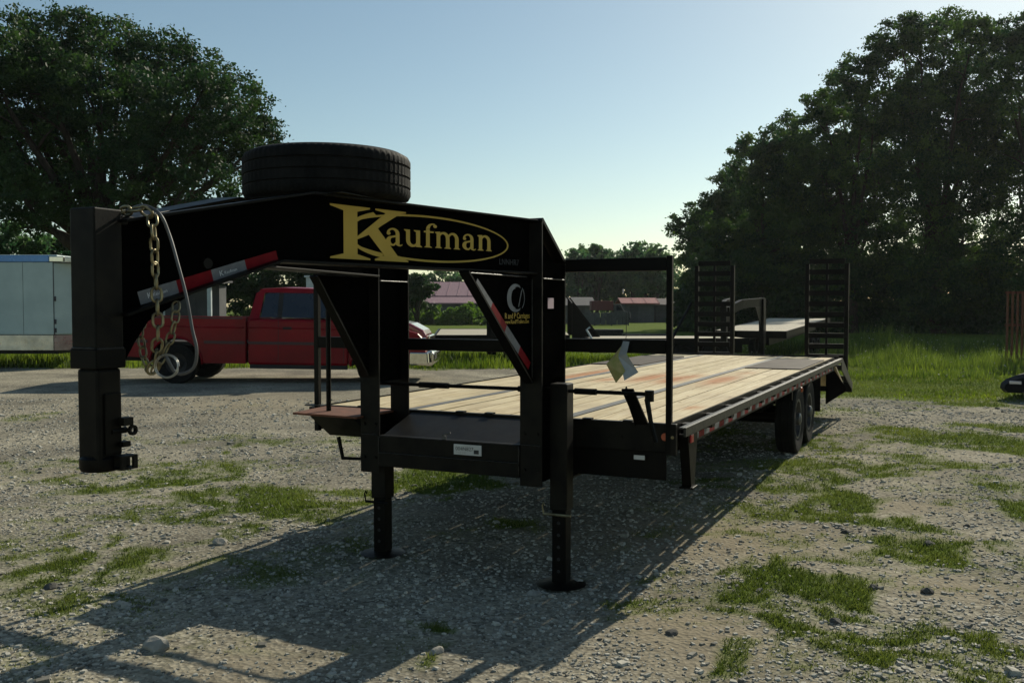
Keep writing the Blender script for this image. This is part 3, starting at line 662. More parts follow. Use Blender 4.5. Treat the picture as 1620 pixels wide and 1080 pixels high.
def put(name, L, fn, mat, off):
    m = MB()
    for i, pg in enumerate(L):
        m.prism(pg, lambda a, b, t: face(*fn(a, b), t), off, off+.0006+.00007*(i % 9))
    return m.build(name, mat, T)
Y0, XH = 1.998, .086; 
yb = lambda a: Y0+ (a-1.42)*.012
curs = 1.405; sx = .108
for ch, g in (('a', g_a), ('u', g_u), ('f', g_f), ('m', g_m), ('a', g_a), ('n', g_n)):
    L, wd = g(); c0 = curs
    put('letter', L, lambda a, b, c0=c0: (c0+a*sx*1.28, yb(c0)+b*XH), M['gold'], .0085)
    curs += (wd+.06)*sx*1.28
# big K : box s 1.035..1.56, z 1.92..2.172
def kf(a, b): return 1.035+a*.53, 1.918+b*.254
KL = [[(.16, 0), (.33, 0), (.33, 1), (.16, 1)], [(0, 0), (.49, 0), (.49, .03), (.33, .10), (.16, .10), (0, .03)], [(0, 1), (.49, 1), (.49, .97), (.33, .9), (.16, .9), (0, .97)],
      [(.56, 1), (.97, 1), (.97, .97), (.84, .93), (.70, .93), (.56, .97)], [(.70, .94), (.90, .96), (.62, .66), (.52, .52), (.33, .38), (.33, .44)],
      [(.44, .55), (.56, .68), (.86, .10), (.70, .06)], [(.55, 0), (1.0, 0), (1.0, .025), (.88, .11), (.70, .12), (.55, .03)]]
put('letter', KL, kf, M['gold'], .0105)
oc_ = (1.755, 2.046); a0 = 163
Lr = band(ell(oc_[0], oc_[1], .665, .121, 158, -158, 60), ell(oc_[0]+.004, oc_[1]+.0005, .648, .1105, 158, -158, 60))
put('logo_ring', Lr, lambda a, b: (a, b), M['gold'], .0080)
Ls = band(ell(1.50, 2.045, .36, .125, 176, 120, 12), ell(1.52, 2.040, .36, .115, 176, 120, 12))+band(ell(1.50, 2.045, .36, .118, 184, 250, 12), ell(1.51, 2.055, .36, .113, 184, 250, 12))
put('logo_swoosh', Ls, lambda a, b: (a, b), M['gold'], .0077)
xd = nk.u
text('LNNHR7', .05, M['chalk'], T, nk.p(2.33, 1.935, .0085), xd, (0, 0, 1), 'chalk_writing')
# round wheel sticker and lettering on the gusset (plane x = .521)
gf = lambda a, b, t: (.521+t, a, b)
m = MB()
L = band(ell(-.655, 1.742, .115, .082, 60, 300, 24), ell(-.63, 1.742, .085, .066, 60, 300, 24))+band(ell(-.60, 1.742, .07, .070, -60, 60, 12), ell(-.60, 1.742, .064, .064, -60, 60, 12))
L += [[(-.575, 1.79), (-.565, 1.79), (-.61, 1.69), (-.62, 1.69)]]+band(ell(-.645, 1.742, .085, .06, 100, 260, 16), ell(-.645, 1.742, .08, .056, 100, 260, 16))
for i, pg in enumerate(L): m.prism(pg, gf, .0008, .0014+.00005*(i % 7))
m.build('wheel_sticker', M['silver_print'], T)
text('R and P Carriages', .047, M['gold'], T, (.5225, -.80, 1.623), (0, 1, 0), (0, 0, 1))
text('www.RandPTrailers.com', .033, M['gold'], T, (.5225, -.80, 1.594), (0, 1, 0), (0, 0, 1))
MB().box(.585, .5865, -.33, -.24, 1.68, 1.745).build('pink_sticker', M['pink_label'], T)
# marker lights on the neck side
m = MB(); m.tube([nk.p(.362, 1.868, .006), nk.p(.362, 1.868, .024)], .022, 16); m.build('clearance_light', M['dusty'], T)
m = MB(); m.bar(nk.p(.285, 1.852, .01), nk.p(.30, 1.815, .012), .012, .014); m.build('wire_clip', M['label'], T)
# plate between the beams that carries the spare
m = MB(); m.prism([(-2.05, 2.2105), (-1.25, 2.2105), (-1.25, 2.2145), (-2.05, 2.2145)], lambda a, b, t: (t, a, b), -.42, .30); m.build('spare_carrier_plate', M['black'], T)
# weld beads where neck, uprights and gussets meet, bolts on the flanges
def bead(p0, p1, r=.0045):
    p0, p1 = Vector(p0), Vector(p1); n_ = max(3, int((p1-p0).length/.012)); rr = random.Random(3)
    pts = [p0.lerp(p1, i/n_) for i in range(n_+1)]
    MB().tube(pts, [r*rr.uniform(.75, 1.25) for _ in pts], 5).build('weld_bead', M['weld'], T, 0, 'all')
for a in (.44, -.725):
    bead((a+.01, -.422, .852), (a+.135, -.422, .852)); bead((a+.143, -.40, 1.86), (a+.143, -.06, 1.86))
bead((.522, -.50, 1.868), (.522, -1.22, 1.868)); bead((.522, -.424, 1.26), (.522, -.424, 1.86))
bead((-.578, -.434, .738), (.437, -.434, .738)); bead((-.578, -.428, .66), (-.578, -.428, .84)); bead((.436, -.428, .66), (.436, -.428, .84))
bead((XC+.064, -3.14, 1.536), (XC+.064, -3.02, 1.536)); bead((XC-.06, -3.1445, 1.538), (XC+.06, -3.1445, 1.538))
for z in (.70, .92): 
    for x in (.47, .555, -.695, -.61): MB().tube([(x, -.4205, z), (x, -.431, z)], .011, 6).build('bolt_head', M['dusty'], T)
for x in (.75, .95, 1.15, -.9, -1.1): MB().tube([(x, -.0125, .88), (x, -.022, .88)], .010, 6).build('bolt_head', M['dusty'], T)
# coupler
CY = -3.08; s = .0635
m = MB(); m.box(XC-s, XC+s, CY-s, CY+s, 1.47, 2.055); m.build('coupler_tube', M['dusty'], T, .006)
m = MB(); m.box(XC-s-.005, XC+s+.005, CY-s-.005, CY+s+.005, 1.462, 1.535); m.build('coupler_collar', M['black'], T, .004)
m = MB(); m.box(XC-.053, XC+.057, CY-.053, CY+.057, 1.09, 1.462); m.build('inner_coupler_tube', M['dusty'], T, .012)
m = MB(); m.lathe([(0, 1.078), (.066, 1.078), (.072, 1.09), (.072, 1.125), (.060, 1.135), (0, 1.135)], 24, 'Z', (XC, CY, 0)); m.build('ball_socket', M['dusty'], T, 0, True)
bx('latch_plate', M['black'], XC+.0575, XC+.066, CY-.028, CY+.046, 1.14, 1.37)
m = MB()
m.box(XC+.055, XC+.095, CY+.03, CY+.075, 1.245, 1.275); m.box(XC+.055, XC+.09, CY+.03, CY+.065, 1.165, 1.185)
m.lathe([(.010, -.006), (.020, -.006), (.020, .006), (.010, .006)], 14, 'X', (XC+.09, CY+.075, 1.225), closed=True); m.tube([(XC+.06, CY-.0, 1.225), (XC+.06, CY+.07, 1.225)], .012, 8)
m.build('coupler_latch', M['dusty'], T)
m = MB(); m.box(XC+.063, XC+.115, CY-.0, CY+.075, 1.083, 1.09); m.box(XC+.063, XC+.115, CY-.0, CY+.075, 1.128, 1.135); m.box(XC+.105, XC+.115, CY-.0, CY+.02, 1.09, 1.128); m.box(XC+.105, XC+.115, CY+.055, CY+.075, 1.09, 1.128); m.box(XC+.063, XC+.075, CY-.0, CY+.075, 1.09, 1.128)
m.build('slotted_bracket', M['dusty'], T)
for z in (1.652, 1.575):
    m = MB(); m.tube([(XC-s, CY-.02, z), (XC-s-.02, CY-.02, z)], .008, 6); m.tube([(XC-s-.018, CY-.02, z), (XC-s-.030, CY-.02, z)], .013, 6); m.build('set_bolt', M['dusty'], T)
m = MB(); m.box(XC-.055, XC+.055, CY+s+.002, CY+.16, 2.0, 2.035); m.build('neck_nose_plate', M['black'], T, .004)
# jacks
def jack(x, y, ztop, zsplit, zf, pin=-1):
    m = MB(); m.box(x-.057, x+.057, y-.057, y+.057, zsplit, ztop); m.build('jack_housing', M['dusty'], T, .008)
    m = MB(); m.box(x-.046, x+.046, y-.046, y+.046, zf+.02, zsplit); 
    m.build('jack_leg', M['black'], T, .006)
    for i in range(5):
        z = zf+.10+i*.075
        if z < zsplit-.03:
            m = MB(); m.tube([(x, y-.0462, z), (x, y-.049, z)], .011, 10); m.build('pin_hole', M['underbody'], T)
    m = MB(); m.lathe([(0, zf), (.12, zf), (.155, zf+.012), (.12, zf+.02), (.06, zf+.03), (0, zf+.03)], 20, 'Z', (x, y, 0)); m.build('jack_foot', M['dusty'], T, 0, True)
    m = MB(); zz = zsplit-.02; m.tube([(x-.09, y-.07, zz), (x+.09, y-.07, zz)], .009, 8); m.tube([(x-.09, y-.07, zz+.0), (x-.10, y-.07, zz+.05), (x-.092, y-.07, zz+.07), (x-.08, y-.07, zz+.05)], .005, 6); m.build('jack_pin', M['zinc'] if pin > 0 else M['dusty'], T)
jack(.645, -.25, 1.222, .44, -.035, 1); jack(-.665, -.25, .80, .40, .012)
# crank shaft
m = MB(); m.tube([(-.70, -.27, 1.178), (1.21, -.27, 1.178)], .012, 8); m.build('crank_shaft', M['black'], T)
for a, b in ((-.36, -.14), (.36, .60), (.74, .88)):
    m = MB(); m.tube([(a, -.27, 1.178), (b, -.27, 1.178)], .019, 8); m.build('shaft_sleeve', M['black'], T)
m = MB(); m.bar((1.07, -.255, 1.20), (1.09, -.02, .97), .075, .012, (0, 1, 1)); m.bar((1.055, -.25, 1.198), (1.055, -.03, .975), .006, .05, (0, 1, 1)); m.build('shaft_bracket', M['black'], T)
m = MB(); m.tube([(1.21, -.27, 1.20), (1.21, -.27, 1.135)], .028, 8); m.build('crank_socket', M['black'], T)
m = MB(); m.tube([(1.20, -.285, 1.15), (1.225, -.29, 1.02), (1.262, -.30, .90)], [.017, .014, .013], 8); m.build('crank_handle', M['black'], T)
m = MB(); m.lathe([(0, 0), (.024, 0), (.018, .014), (0, .016)], 14, 'Y', (1.232, -.018, .895)); m.build('marker_light', M['amber'], T, 0, True)
for v_ in T.children[-1].data.vertices: v_.co.y = -.036-v_.co.y
bx('small_label', M['label'], 1.035, 1.105, -.02, -.018, .745, .772, bev=0)
bx('rack_hinge', M['dusty'], 1.27, 1.31, -.05, -.014, .79, .98)
m = MB(); m.tube([(1.29, -.06, .90), (1.29, -.012, .90)], .010, 8); m.build('hinge_bolt', M['zinc'], T)
# neck stub beam under the front right corner
bx('front_sill', M['black'], SR[1]+.004, DX1-.04, .02, .035, .62, .795)
# rusty step with bracket
m = MB(); m.prism([(-1.245, -.47), (-.70, -.50), (-.70, -.03), (-1.30, -.03)], lambda a, b, t: (a, b, t), .958, .972); m.build('rusty_step', M['rust'], T, .002)
m = MB(); m.prism([(-.47, .955), (-.03, .955), (-.03, .80), (-.25, .80)], lambda a, b, t: (t, a, b), -1.10, -.75); m.build('step_bracket', M['black'], T)
m = MB(); m.bar((-1.33, -.03, .88), (-.73, -.03, .88), .02, .15); m.build('step_beam', M['black'], T)
m = MB(); m.tube([(-.99, -.30, .80), (-.955, -.30, .655), (-.80, -.30, .66), (-.78, -.30, .80)], .014, 8); m.build('step_rung', M['black'], T)
m = MB(); m.tube([(-1.085, -.28, .95), (-1.085, -.28, 1.93)], .017, 8); m.tube([(-1.085, -.28, 1.70), (-1.085, -.28, 1.93)], .022, 8); m.build('grab_pole', M['black'], T)
m = MB(); m.bar((-1.085, -.28, 1.92), (-.72, -.30, 1.90), .03, .03); m.build('pole_arm', M['black'], T)
# side support leg
m = MB(); m.prism([(.10, .90), (.34, .90), (.27, .56), (.19, .56)], lambda a, b, t: (t, a, b), 1.285, 1.345); m.prism([(.17, .56), (.29, .56), (.29, .548), (.17, .548)], lambda a, b, t: (t, a, b), 1.27, 1.36); m.build('support_leg', M['black'], T, .003)
bx('marker_light', M['redlens'], 1.345, 1.357, .14, .20, .845, .895)
# axles, wheels
def wheel(cx, cy, r, wdt, side, parent, name='wheel', dual=True, rimr=.22, spare=False):
    e = bpy.data.objects.new(name, None); C.objects.link(e); e.parent = parent; e.location = (cx, cy, r)
    e.empty_display_size = .1
    h = wdt/2
    m = MB(); m.lathe([(rimr, -h*.8), (r*.80, -h), (r*.95, -h*.96), (r, -h*.78), (r, -h*.42), (r-.010, -h*.40), (r-.010, -h*.34), (r, -h*.32), (r, -h*.03), (r-.010, -.004), (r-.010, .004), (r, h*.03), (r, h*.32), (r-.010, h*.34), (r-.010, h*.40), (r, h*.42), (r, h*.78), (r*.95, h*.96), (r*.80, h), (rimr, h*.8)], 40, 'X')
    m.build('tyre', M['rubber'], e, 0, True)
    m = MB(); q = side*h
    m.lathe([(rimr+.004, -h*.8), (rimr-.006, 0), (rimr-.01, q*.2), (rimr*.55, q*.35), (.075, q*.45), (.07, q*1.0), (.045, q*1.15), (0, q*1.15)], 28, 'X')
    m.lathe([(rimr+.008, q*.78), (rimr+.012, q*.86), (rimr-.012, q*.84), (rimr-.02, q*.3)], 28, 'X')
    for k in range(8):
        a = k*math.pi/4; m.tube([(q*.38, .105*math.cos(a), .105*math.sin(a)), (q*.62, .105*math.cos(a), .105*math.sin(a))], .010, 6)
    m.build('rim', M['rim'], e, 0, True)
    return e
for cy in (5.62, 6.50):
    wheel(1.09, cy, .395, .225, 1, T); wheel(XC*2-1.09, cy, .395, .225, -1, T)
    m = MB(); m.tube([(-1.1, cy, .395), (1.0, cy, .395)], .06, 12); m.build('axle', M['black'], T)
    for x in (.80, -.93): m = MB(); m.box(x-.04, x+.04, cy-.38, cy+.38, .50, .54); m.build('leaf_spring', M['black'], T)
m = MB(); m.box(1.18, 1.20, 5.05, 5.10, .66, .80); m.build('wheel_bracket', M['black'], T)
m = MB(); m.lathe([(0, 0), (.028, 0), (.022, .018), (0, .02)], 14, 'X', (1.276, 5.2, .77)); m.build('marker_light', M['amber'], T, 0, True)
for x in (1.02, -1.16): bx('mud_flap', M['rubber'], x-.18, x+.18, 7.42, 7.43, .30, .80, bev=0)
# dovetail
m = MB(); fn = lambda a, b, t: (t, a, b)
for x in (DX0-.03, DX1+.10):
    m = MB(); m.prism([(8.34, .962), (8.44, .962), (9.86, .50), (9.86, .40), (8.34, .80)], fn, x-.012, x); m.build('dovetail_side', M['rail'], T, .002)
m = MB(); m.prism([(7.46, .79), (8.34, .79), (9.84, .44), (9.84, .37), (7.46, .40)], fn, 1.262, 1.272); m.build('dovetail_gusset', M['black_side'], T)
n_b = 14
for i in range(n_b):
    x = DX0+.02+(DX1-DX0-.04)*(i+.5)/n_b; wd = (DX1-DX0-.04)/n_b-.006
    m = MB(); m.prism([(8.36, .955), (9.80, .485), (9.80, .45), (8.36, .92)], fn, x-wd/2, x+wd/2); m.build('dovetail_board', M['wood'], T)
bx('tail_beam', M['black'], DX0-.03, DX1+.088, 9.87, 9.97, .36, .52)
bx('deck_end_strip', M['black'], DX0-.02, DX1+.05, 8.322, 8.352, .90, .992)
def ramp_part(x0, x1):
    m = MB(); H = 2.37; zb = .47; y = 9.90
    m.box(x0, x0+.06, y, y+.08, zb, H); m.box(x1-.06, x1, y, y+.08, zb, H); m.box((x0+x1)/2-.018, (x0+x1)/2+.018, y+.02, y+.06, zb, H)
    e = m.build('loading_ramp', M['black'], T, .002); e['label'] = 'upright loading ramp'
    z = zb+.06
    while z < H:
        mm = MB(); mm.box(x0+.062, x1-.062, y+.0, y+.012, z, z+.078); mm.box(x0+.062, x1-.062, y+.013, y+.07, z+.066, z+.078); mm.build('rung', M['black'], e); z += .167
ramp_part(-1.145, -.49); ramp_part(.635, 1.29)
m = MB(); m.tube([(-1.38, 9.0, .98), (-1.20, 9.9, 1.75)], .022, 8); m.build('ramp_strut', M['black'], T)
# streak-lit conduit / wiring below
m = MB(); m.tube([(.75, .2, .70), (.78, 2.0, .68), (.74, 4.0, .70), (.78, 5.3, .66)], .012, 6); m.build('wiring_conduit', M['wire'], T)

# ------------------------------------------------------------------ spare tyre lying on the neck
def t3(x, y, z): return t2w(x, y, z)
p = t3(XC+.02, -1.68, 2.2155)
sp = empty('spare_tire', p, -YAW, 'spare truck tire lying flat on top of the black neck', 'tire')
r, h = .417, .120
prof = [(.235, -h*.85), (.30, -h), (r*.90, -h), (r*.975, -h*.86), (r, -h*.70)]
for g in (-.45, 0-.02, .42):
    prof += [(r, (g-.05)*h), (r-.009, (g-.03)*h), (r-.009, (g+.03)*h), (r, (g+.05)*h)]
prof += [(r, h*.70), (r*.975, h*.86), (r*.90, h), (.30, h), (.235, h*.85)]
m = MB(); NT = 288; m.lathe([(a, b+h) for a, b in prof], NT, 'Z')
for pi_, (a, b) in enumerate(prof):           # sipes: every rib edge is notched all round
    if a >= r-.001 and abs(b) < h*.72:
        for j in range(NT):
            if (j+pi_) % 4 == 0:
                x_, y_, z_ = m.v[pi_*NT+j]; m.v[pi_*NT+j] = (x_*(1-.006/r), y_*(1-.006/r), z_)
m.build('tyre', M['rubber'], sp, 0, True)
m = MB(); m.lathe([(.24, .02), (.232, .10), (.225, .14), (.13, .16), (.11, .19), (0, .19)], 40, 'Z'); m.lathe([(.24, h*1.8), (.245, h*1.86), (.225, h*1.84), (.215, .14)], 40, 'Z'); m.build('rim', M['rim'], sp, 0, True)

# ------------------------------------------------------------------ chain, cable, tag
def link_mesh(L=.034, Wd=.023, r=.0042):
    pts = []
    a = L/2-Wd/2+r*0
    for i in range(7): t = -math.pi/2+math.pi*i/6; pts.append((Wd/2*math.cos(t)*1.0, 0, a+Wd/2*math.sin(t)+0))
    P = [(Wd/2*math.cos(t), 0, a+Wd/2*math.sin(t)) for t in [math.pi*i/6 for i in range(7)]]+[(Wd/2*math.cos(t), 0, -a+Wd/2*math.sin(t)) for t in [math.pi+math.pi*i/6 for i in range(7)]]
    m = MB(); n = len(P); k = 6
    for i, p in enumerate(P):
        q = Vector(p); c = Vector((0, 0, a if p[2] > 0 else -a)); x = (q-c).normalized(); y = Vector((0, 1, 0))
        for j in range(k): t = 2*math.pi*j/k; m.v.append(tuple(q+(x*math.cos(t)+y*math.sin(t))*r))
    for i in range(n):
        for j in range(k): m.f.append((i*k+j, i*k+(j+1) % k, ((i+1) % n)*k+(j+1) % k, ((i+1) % n)*k+j))
    return m
def chain(name, path, label, group, L=.056, r=.0056, Wd=.036):
    root = empty(name, path[0], 0, label, 'chain', group)
    pts = [Vector(p) for p in path]; sp_ = [0]
    # smooth catmull
    dense = []
    for i in range(len(pts)-1):
        p0, p1, p2, p3 = pts[max(i-1, 0)], pts[i], pts[i+1], pts[min(i+2, len(pts)-1)]
        for j in range(30):
            t = j/30; dense.append(.5*((2*p1)+(-p0+p2)*t+(2*p0-5*p1+4*p2-p3)*t*t+(-p0+3*p1-3*p2+p3)*t**3))
    dense.append(pts[-1])
    pitch = L-2*r*1.5+ .006; acc = 0; last = dense[0]; out = [dense[0]]
    for q in dense[1:]:
        if (q-out[-1]).length >= pitch: out.append(q)
    me = None
    for i in range(len(out)-1):
        a, b = out[i], out[i+1]; c = (a+b)/2; d = (b-a).normalized()
        if me is None: o = link_mesh(L, Wd, r).build('chain_link', M['zinc'], root, 0, 'all'); me = o.data
        else: o = bpy.data.objects.new('chain_link', me); C.objects.link(o); o.parent = root
        q = d.to_track_quat('Z', 'Y') @ Euler((0, 0, (i % 2)*math.pi/2+.5)).to_quaternion()
        o.location = c-Vector(path[0]); o.rotation_mode = 'QUATERNION'; o.rotation_quaternion = q
    return root
def onY(u, v, yt):  # photo pixel on the trailer plane y = yt -> world
    rr = ray(u, v); o = Vector((0, 0, CAM_H)); d = Vector(rr)
    f = lambda P: (P.x-TX)*math.sin(YAW)+(P.y-TY)*math.cos(YAW)
    k = (yt-f(o))/(f(o+d)-f(o)); return o+d*k
def nw(a, z, t): q = nk.p(a, z, t); return t2w(q.x, q.y, q.z)
chain('safety_chain', [nw(.02, 2.045, -.08), nw(.03, 2.06, .03), nw(.07, 2.052, .075), onY(243, 372, -2.97), onY(245, 420, -2.96), onY(248, 470, -2.96), onY(250, 530, -2.96), onY(244, 575, -2.95), onY(238, 592, -2.95)],
      'yellow zinc safety chain hanging straight down over the neck', 'safety chains on the coupler')
chain('safety_chain', [onY(278, 478, -2.86), onY(278, 500, -2.88), onY(268, 540, -2.9), onY(252, 572, -2.93), onY(240, 590, -2.94), onY(228, 565, -2.93), onY(222, 520, -2.9), onY(228, 500, -2.86)],
      'yellow zinc safety chain looping low behind the straight one', 'safety chains on the coupler', .048, .0045, .030)
def cable(pts, r, name, label, mat=M['wire']):
    P = [Vector(p) for p in pts]; dense = []
    for i in range(len(P)-1):
        p0, p1, p2, p3 = P[max(i-1, 0)], P[i], P[i+1], P[min(i+2, len(P)-1)]
        for j in range(8):
            t = j/8; dense.append(.5*((2*p1)+(-p0+p2)*t+(2*p0-5*p1+4*p2-p3)*t*t+(-p0+3*p1-3*p2+p3)*t**3))
    dense.append(P[-1]); o0 = dense[0].copy()
    m = MB(); m.tube([q-o0 for q in dense], r, 8); o = m.build(name, mat, None, 0, 'all'); o.location = o0
    return tag(o, label, 'cable')
Yc = -2.93
cable([nw(.03, 2.05, -.05), nw(.06, 2.075, .04), onY(252, 338, -2.95), onY(268, 372, -2.93), onY(282, 420, Yc), onY(295, 470, Yc), onY(304, 520, Yc), onY(311, 552, Yc), onY(307, 580, Yc), onY(290, 591, Yc), onY(277, 588, Yc), onY(266, 570, -2.95), onY(262, 562, -2.95)], .0062, 'electrical_cable', 'dark trailer electrical cable draped over the neck beside the chain')
ring_pts = [onY(264+17*math.cos(t)*(1 if i < 13 else 1.15), 579+17*math.sin(t)*(1 if i < 13 else 1.1), Yc-.01-.002*i) for i, t in enumerate(np.linspace(0, 4*math.pi, 25))]
cable(ring_pts, .0022, 'breakaway_cable', 'thin coiled breakaway wire hanging below the chains', M['alu'])
# hang tag
tg = empty('hang_tag', t2w(.99, -.055, 1.49), -YAW, 'folded yellow and clear hang tag on the right rack rail', 'tag')
m = MB(); m.add([(-.005, -.012, -.02), (-.115, -.03, -.155), (-.055, -.02, -.27), (.0, -.05, -.215), (.015, -.05, -.19), (-.04, -.035, -.10)], [(0, 1, 2, 3, 4, 5)]); m.build('paper_insert', M['paper'], tg)
m = MB(); m.add([(-.012, -.014, -.01), (.03, -.014, -.012), (.02, -.04, -.09), (.09, -.02, -.20), (.01, -.051, -.25), (-.035, -.037, -.10)], [(0, 1, 2, 5), (5, 2, 3, 4)]); m.build('clear_sleeve', M['plastic'], tg)
m = MB(); m.tube([(.0, -.012, -.03), (.006, -.006, .02), (.004, -.0, .165)], .0022, 6); m.build('zip_tie', M['underbody'], tg)

# ------------------------------------------------------------------ red pickup truck (local: x forward, y away from camera, z up)
def pickup():
    S = 1.085
    root = empty('pickup_truck', (-7.13, 20.9, .055), 0, 'red extended cab pickup truck parked behind the trailer neck', 'pickup truck')
    root.scale = (S, S, S); root.rotation_euler = (0, R(.9), 0)
    H = .97
    def side(name, poly, y0, y1, mat, bev=.03, parent=root):
        m = MB(); m.prism(poly, lambda a, b, t: (a, t, b), y0, y1); return m.build(name, mat, parent, bev)
    def arch(cx, r, n=12): return [(cx+r*math.cos(math.pi*i/n), .40+r*math.sin(math.pi*i/n)) for i in range(n+1)]  # right to left
    # bed
    ra = arch(0, .50)
    poly = [(-1.28, .55), (-1.28, 1.30), (1.36, 1.32), (1.36, .42), (.50, .42)]+[(x, max(z, .40)) for x, z in ra][0:]+[(-.52, .50)]
    for y0, y1 in ((-H, -H+.12), (H-.12, H)): side('bed_side', poly, y0, y1, M['truck_red'], .045)
    side('bed_floor', [(-1.26, .75), (1.34, .75), (1.34, .82), (-1.26, .82)], -H+.11, H-.11, M['underbody'], 0)
    m = MB(); m.box(-1.30, -1.24, -H+.121, H-.121, .60, 1.29); m.build('tailgate', M['truck_red'], root, .015)
    m = MB(); m.box(-1.24, 1.30, -H-.012, -H-.001, 1.285, 1.315); m.build('bed_rail_cap', M['truck_trim'], root)
    # cab lower and doors
    fa = arch(3.93, .50)
    cab = [(1.40, .40), (1.40, 1.30), (3.36, 1.30), (3.36, .40)]
    side('cab_body', cab, -H, H, M['truck_red'], .05)
    for a, b in ((-1.2, 1.33), (1.43, 3.34), (3.42, 4.55)):
        m = MB(); m.tube([(a, -H+.004, 1.13), (a+.05, -H-.002, 1.13), (b-.05, -H-.002, 1.12), (b, -H+.004, 1.12)], .016, 8); m.build('body_crease', M['truck_red'], root, 0, 'all')
    for cx in (0, 3.93):
        m = MB(); m.tube([(cx+.52*math.cos(math.pi*i/14), -H-.006, .40+.52*math.sin(math.pi*i/14)) for i in range(15)], .022, 8); m.build('wheel_arch_lip', M['truck_red'], root, 0, 'all')
    m = MB(); m.box(1.44, 3.34, -H+.03, -H+.10, .33, .42); m.build('rocker_panel', M['underbody'], root)
    m = MB(); m.box(.62, .92, -H-.004, -H-.0005, .98, 1.16); m.build('fuel_door', M['truck_red'], root, .002)
    fend = [(3.37, .42), (3.37, 1.28), (4.2, 1.20), (4.72, 1.06), (4.86, .92), (4.88, .60), (4.44, .50)]+[(x, z) for x, z in fa if z > .44]+[(3.42, .42)]
    for y0, y1 in ((-H, -H+.28), (H-.28, H)): side('fender', fend, y0, y1, M['truck_red'], .04)
    # hood, raised
    M['truck_red'], _tr = M['hood_red'], M['truck_red']
    hood = [(3.37, 1.15), (3.37, 1.36), (4.0, 1.35), (4.55, 1.25), (4.80, 1.12), (4.88, 1.0), (4.88, .9)]
    side('hood', hood, -H+.30, H-.30, M['truck_red'], .06)
    M['truck_red'] = _tr
    side('grille', [(4.885, .72), (4.885, 1.02), (4.93, 1.0), (4.93, .74)], -.55, .55, M['chrome'], .01)
    side('engine_bay', [(3.38, .5), (3.38, 1.1), (4.84, .88), (4.84, .5)], -H+.29, H-.29, M['underbody'], 0)
    side('door_seam', [(1.995, .46), (1.995, 1.28), (2.005, 1.28), (2.005, .46)], -H-.002, -H-.0005, M['underbody'], 0)
    side('door_seam', [(3.27, .46), (3.27, 1.28), (3.28, 1.28), (3.28, .46)], -H-.002, -H-.0005, M['underbody'], 0)
    # greenhouse: pillars and roof
    zt = 1.90; yt = .74; yb = .93
    def gp(x, z): f = (z-1.30)/(zt-1.30); return yb+(yt-yb)*f
    def glass(name, pts, parent=root, mat=M['glass_dark'], off=0.0):
        for sg in (-1, 1):
            m = MB(); q = [Vector((x, sg*(gp(x, z)+off), z)) for x, z in pts]; q2 = [v-Vector((0, sg*.02, 0)) for v in q]
            n = len(q); m.add(q+q2, [tuple(range(n)), tuple(reversed(range(n, 2*n)))]+[(i, (i+1) % n, n+(i+1) % n, n+i) for i in range(n)]); m.build(name, mat, parent)
    glass('window', [(1.64, 1.33), (1.70, 1.78), (1.78, 1.815), (1.97, 1.82), (1.97, 1.33)])
    glass('window', [(2.05, 1.33), (2.05, 1.82), (2.70, 1.815), (2.86, 1.74), (3.20, 1.36), (3.20, 1.33)])
    glass('window_pillar', [(1.42, 1.30), (1.52, 1.80), (1.64, 1.875), (1.74, 1.86), (1.68, 1.80), (1.61, 1.30)], mat=M['truck_red'], off=.012)
    glass('window_pillar', [(1.965, 1.33), (1.965, 1.815), (2.055, 1.815), (2.055, 1.33)], mat=M['underbody'], off=.004)
    glass('window_pillar', [(3.18, 1.30), (2.84, 1.76), (2.66, 1.86), (2.74, 1.895), (2.92, 1.82), (3.40, 1.29)], mat=M['truck_red'], off=.012)
    glass('roof_rail', [(1.60, 1.815), (1.58, 1.88), (2.0, 1.91), (2.74, 1.90), (2.72, 1.815)], mat=M['truck_red'], off=.010)
    m = MB(); L = [(1.50, 1.84), (1.60, 1.90), (2.1, 1.935), (2.5, 1.93), (2.76, 1.89)]
    for i in range(len(L)-1):
        (a, za), (b, zb) = L[i], L[i+1]
        ys = [-.76, -.60, 0, .60, .76]; dz = [-.035, -.005, .01, -.005, -.035]
        for j in range(4): m.add([(a, ys[j], za+dz[j]), (b, ys[j], zb+dz[j]), (b, ys[j+1], zb+dz[j+1]), (a, ys[j+1], za+dz[j+1])], [(0, 1, 2, 3)])
    m.build('roof', M['truck_red'], root, 0, 'all')
    m = MB(); m.add([(2.78, -.72, 1.87), (2.78, .72, 1.87), (3.40, .90, 1.34), (3.40, -.90, 1.34)], [(0, 1, 2, 3)]); m.build('windshield', M['glass_dark'], root)
    m = MB(); m.add([(1.48, -.72, 1.82), (1.48, .72, 1.82), (1.42, .90, 1.32), (1.42, -.90, 1.32)], [(0, 1, 2, 3)]); m.build('rear_window', M['glass_dark'], root)
    for y in (-.42, .42):
        m = MB(); m.box(2.42, 2.58, y-.22, y+.22, .9, 1.62); m.box(2.44, 2.55, y-.12, y+.12, 1.62, 1.74); m.build('seat', M['seat'], root, .04)
    # side trim, handle, mirror
    for a, b in ((-.55-.7, -.55), (.55, 1.35), (1.42, 3.35)):
        m = MB(); m.box(a, b, -H-.014, -H-.001, .80, .86); m.build('side_moulding', M['truck_trim'], root, .004)
    m = MB(); m.box(2.09, 2.26, -H-.02, -H-.001, 1.10, 1.15); m.build('door_handle', M['underbody'], root, .006)
    m = MB(); m.box(3.05, 3.20, -H-.20, -H-.03, 1.33, 1.52); m.box(3.10, 3.16, -H-.05, -.90, 1.36, 1.42); m.build('side_mirror', M['underbody'], root, .02)
    m = MB(); m.box(-1.29, -1.20, -H-.006, -H+.10, .92, 1.20); m.build('tail_light', M['redlens'], root, .01)
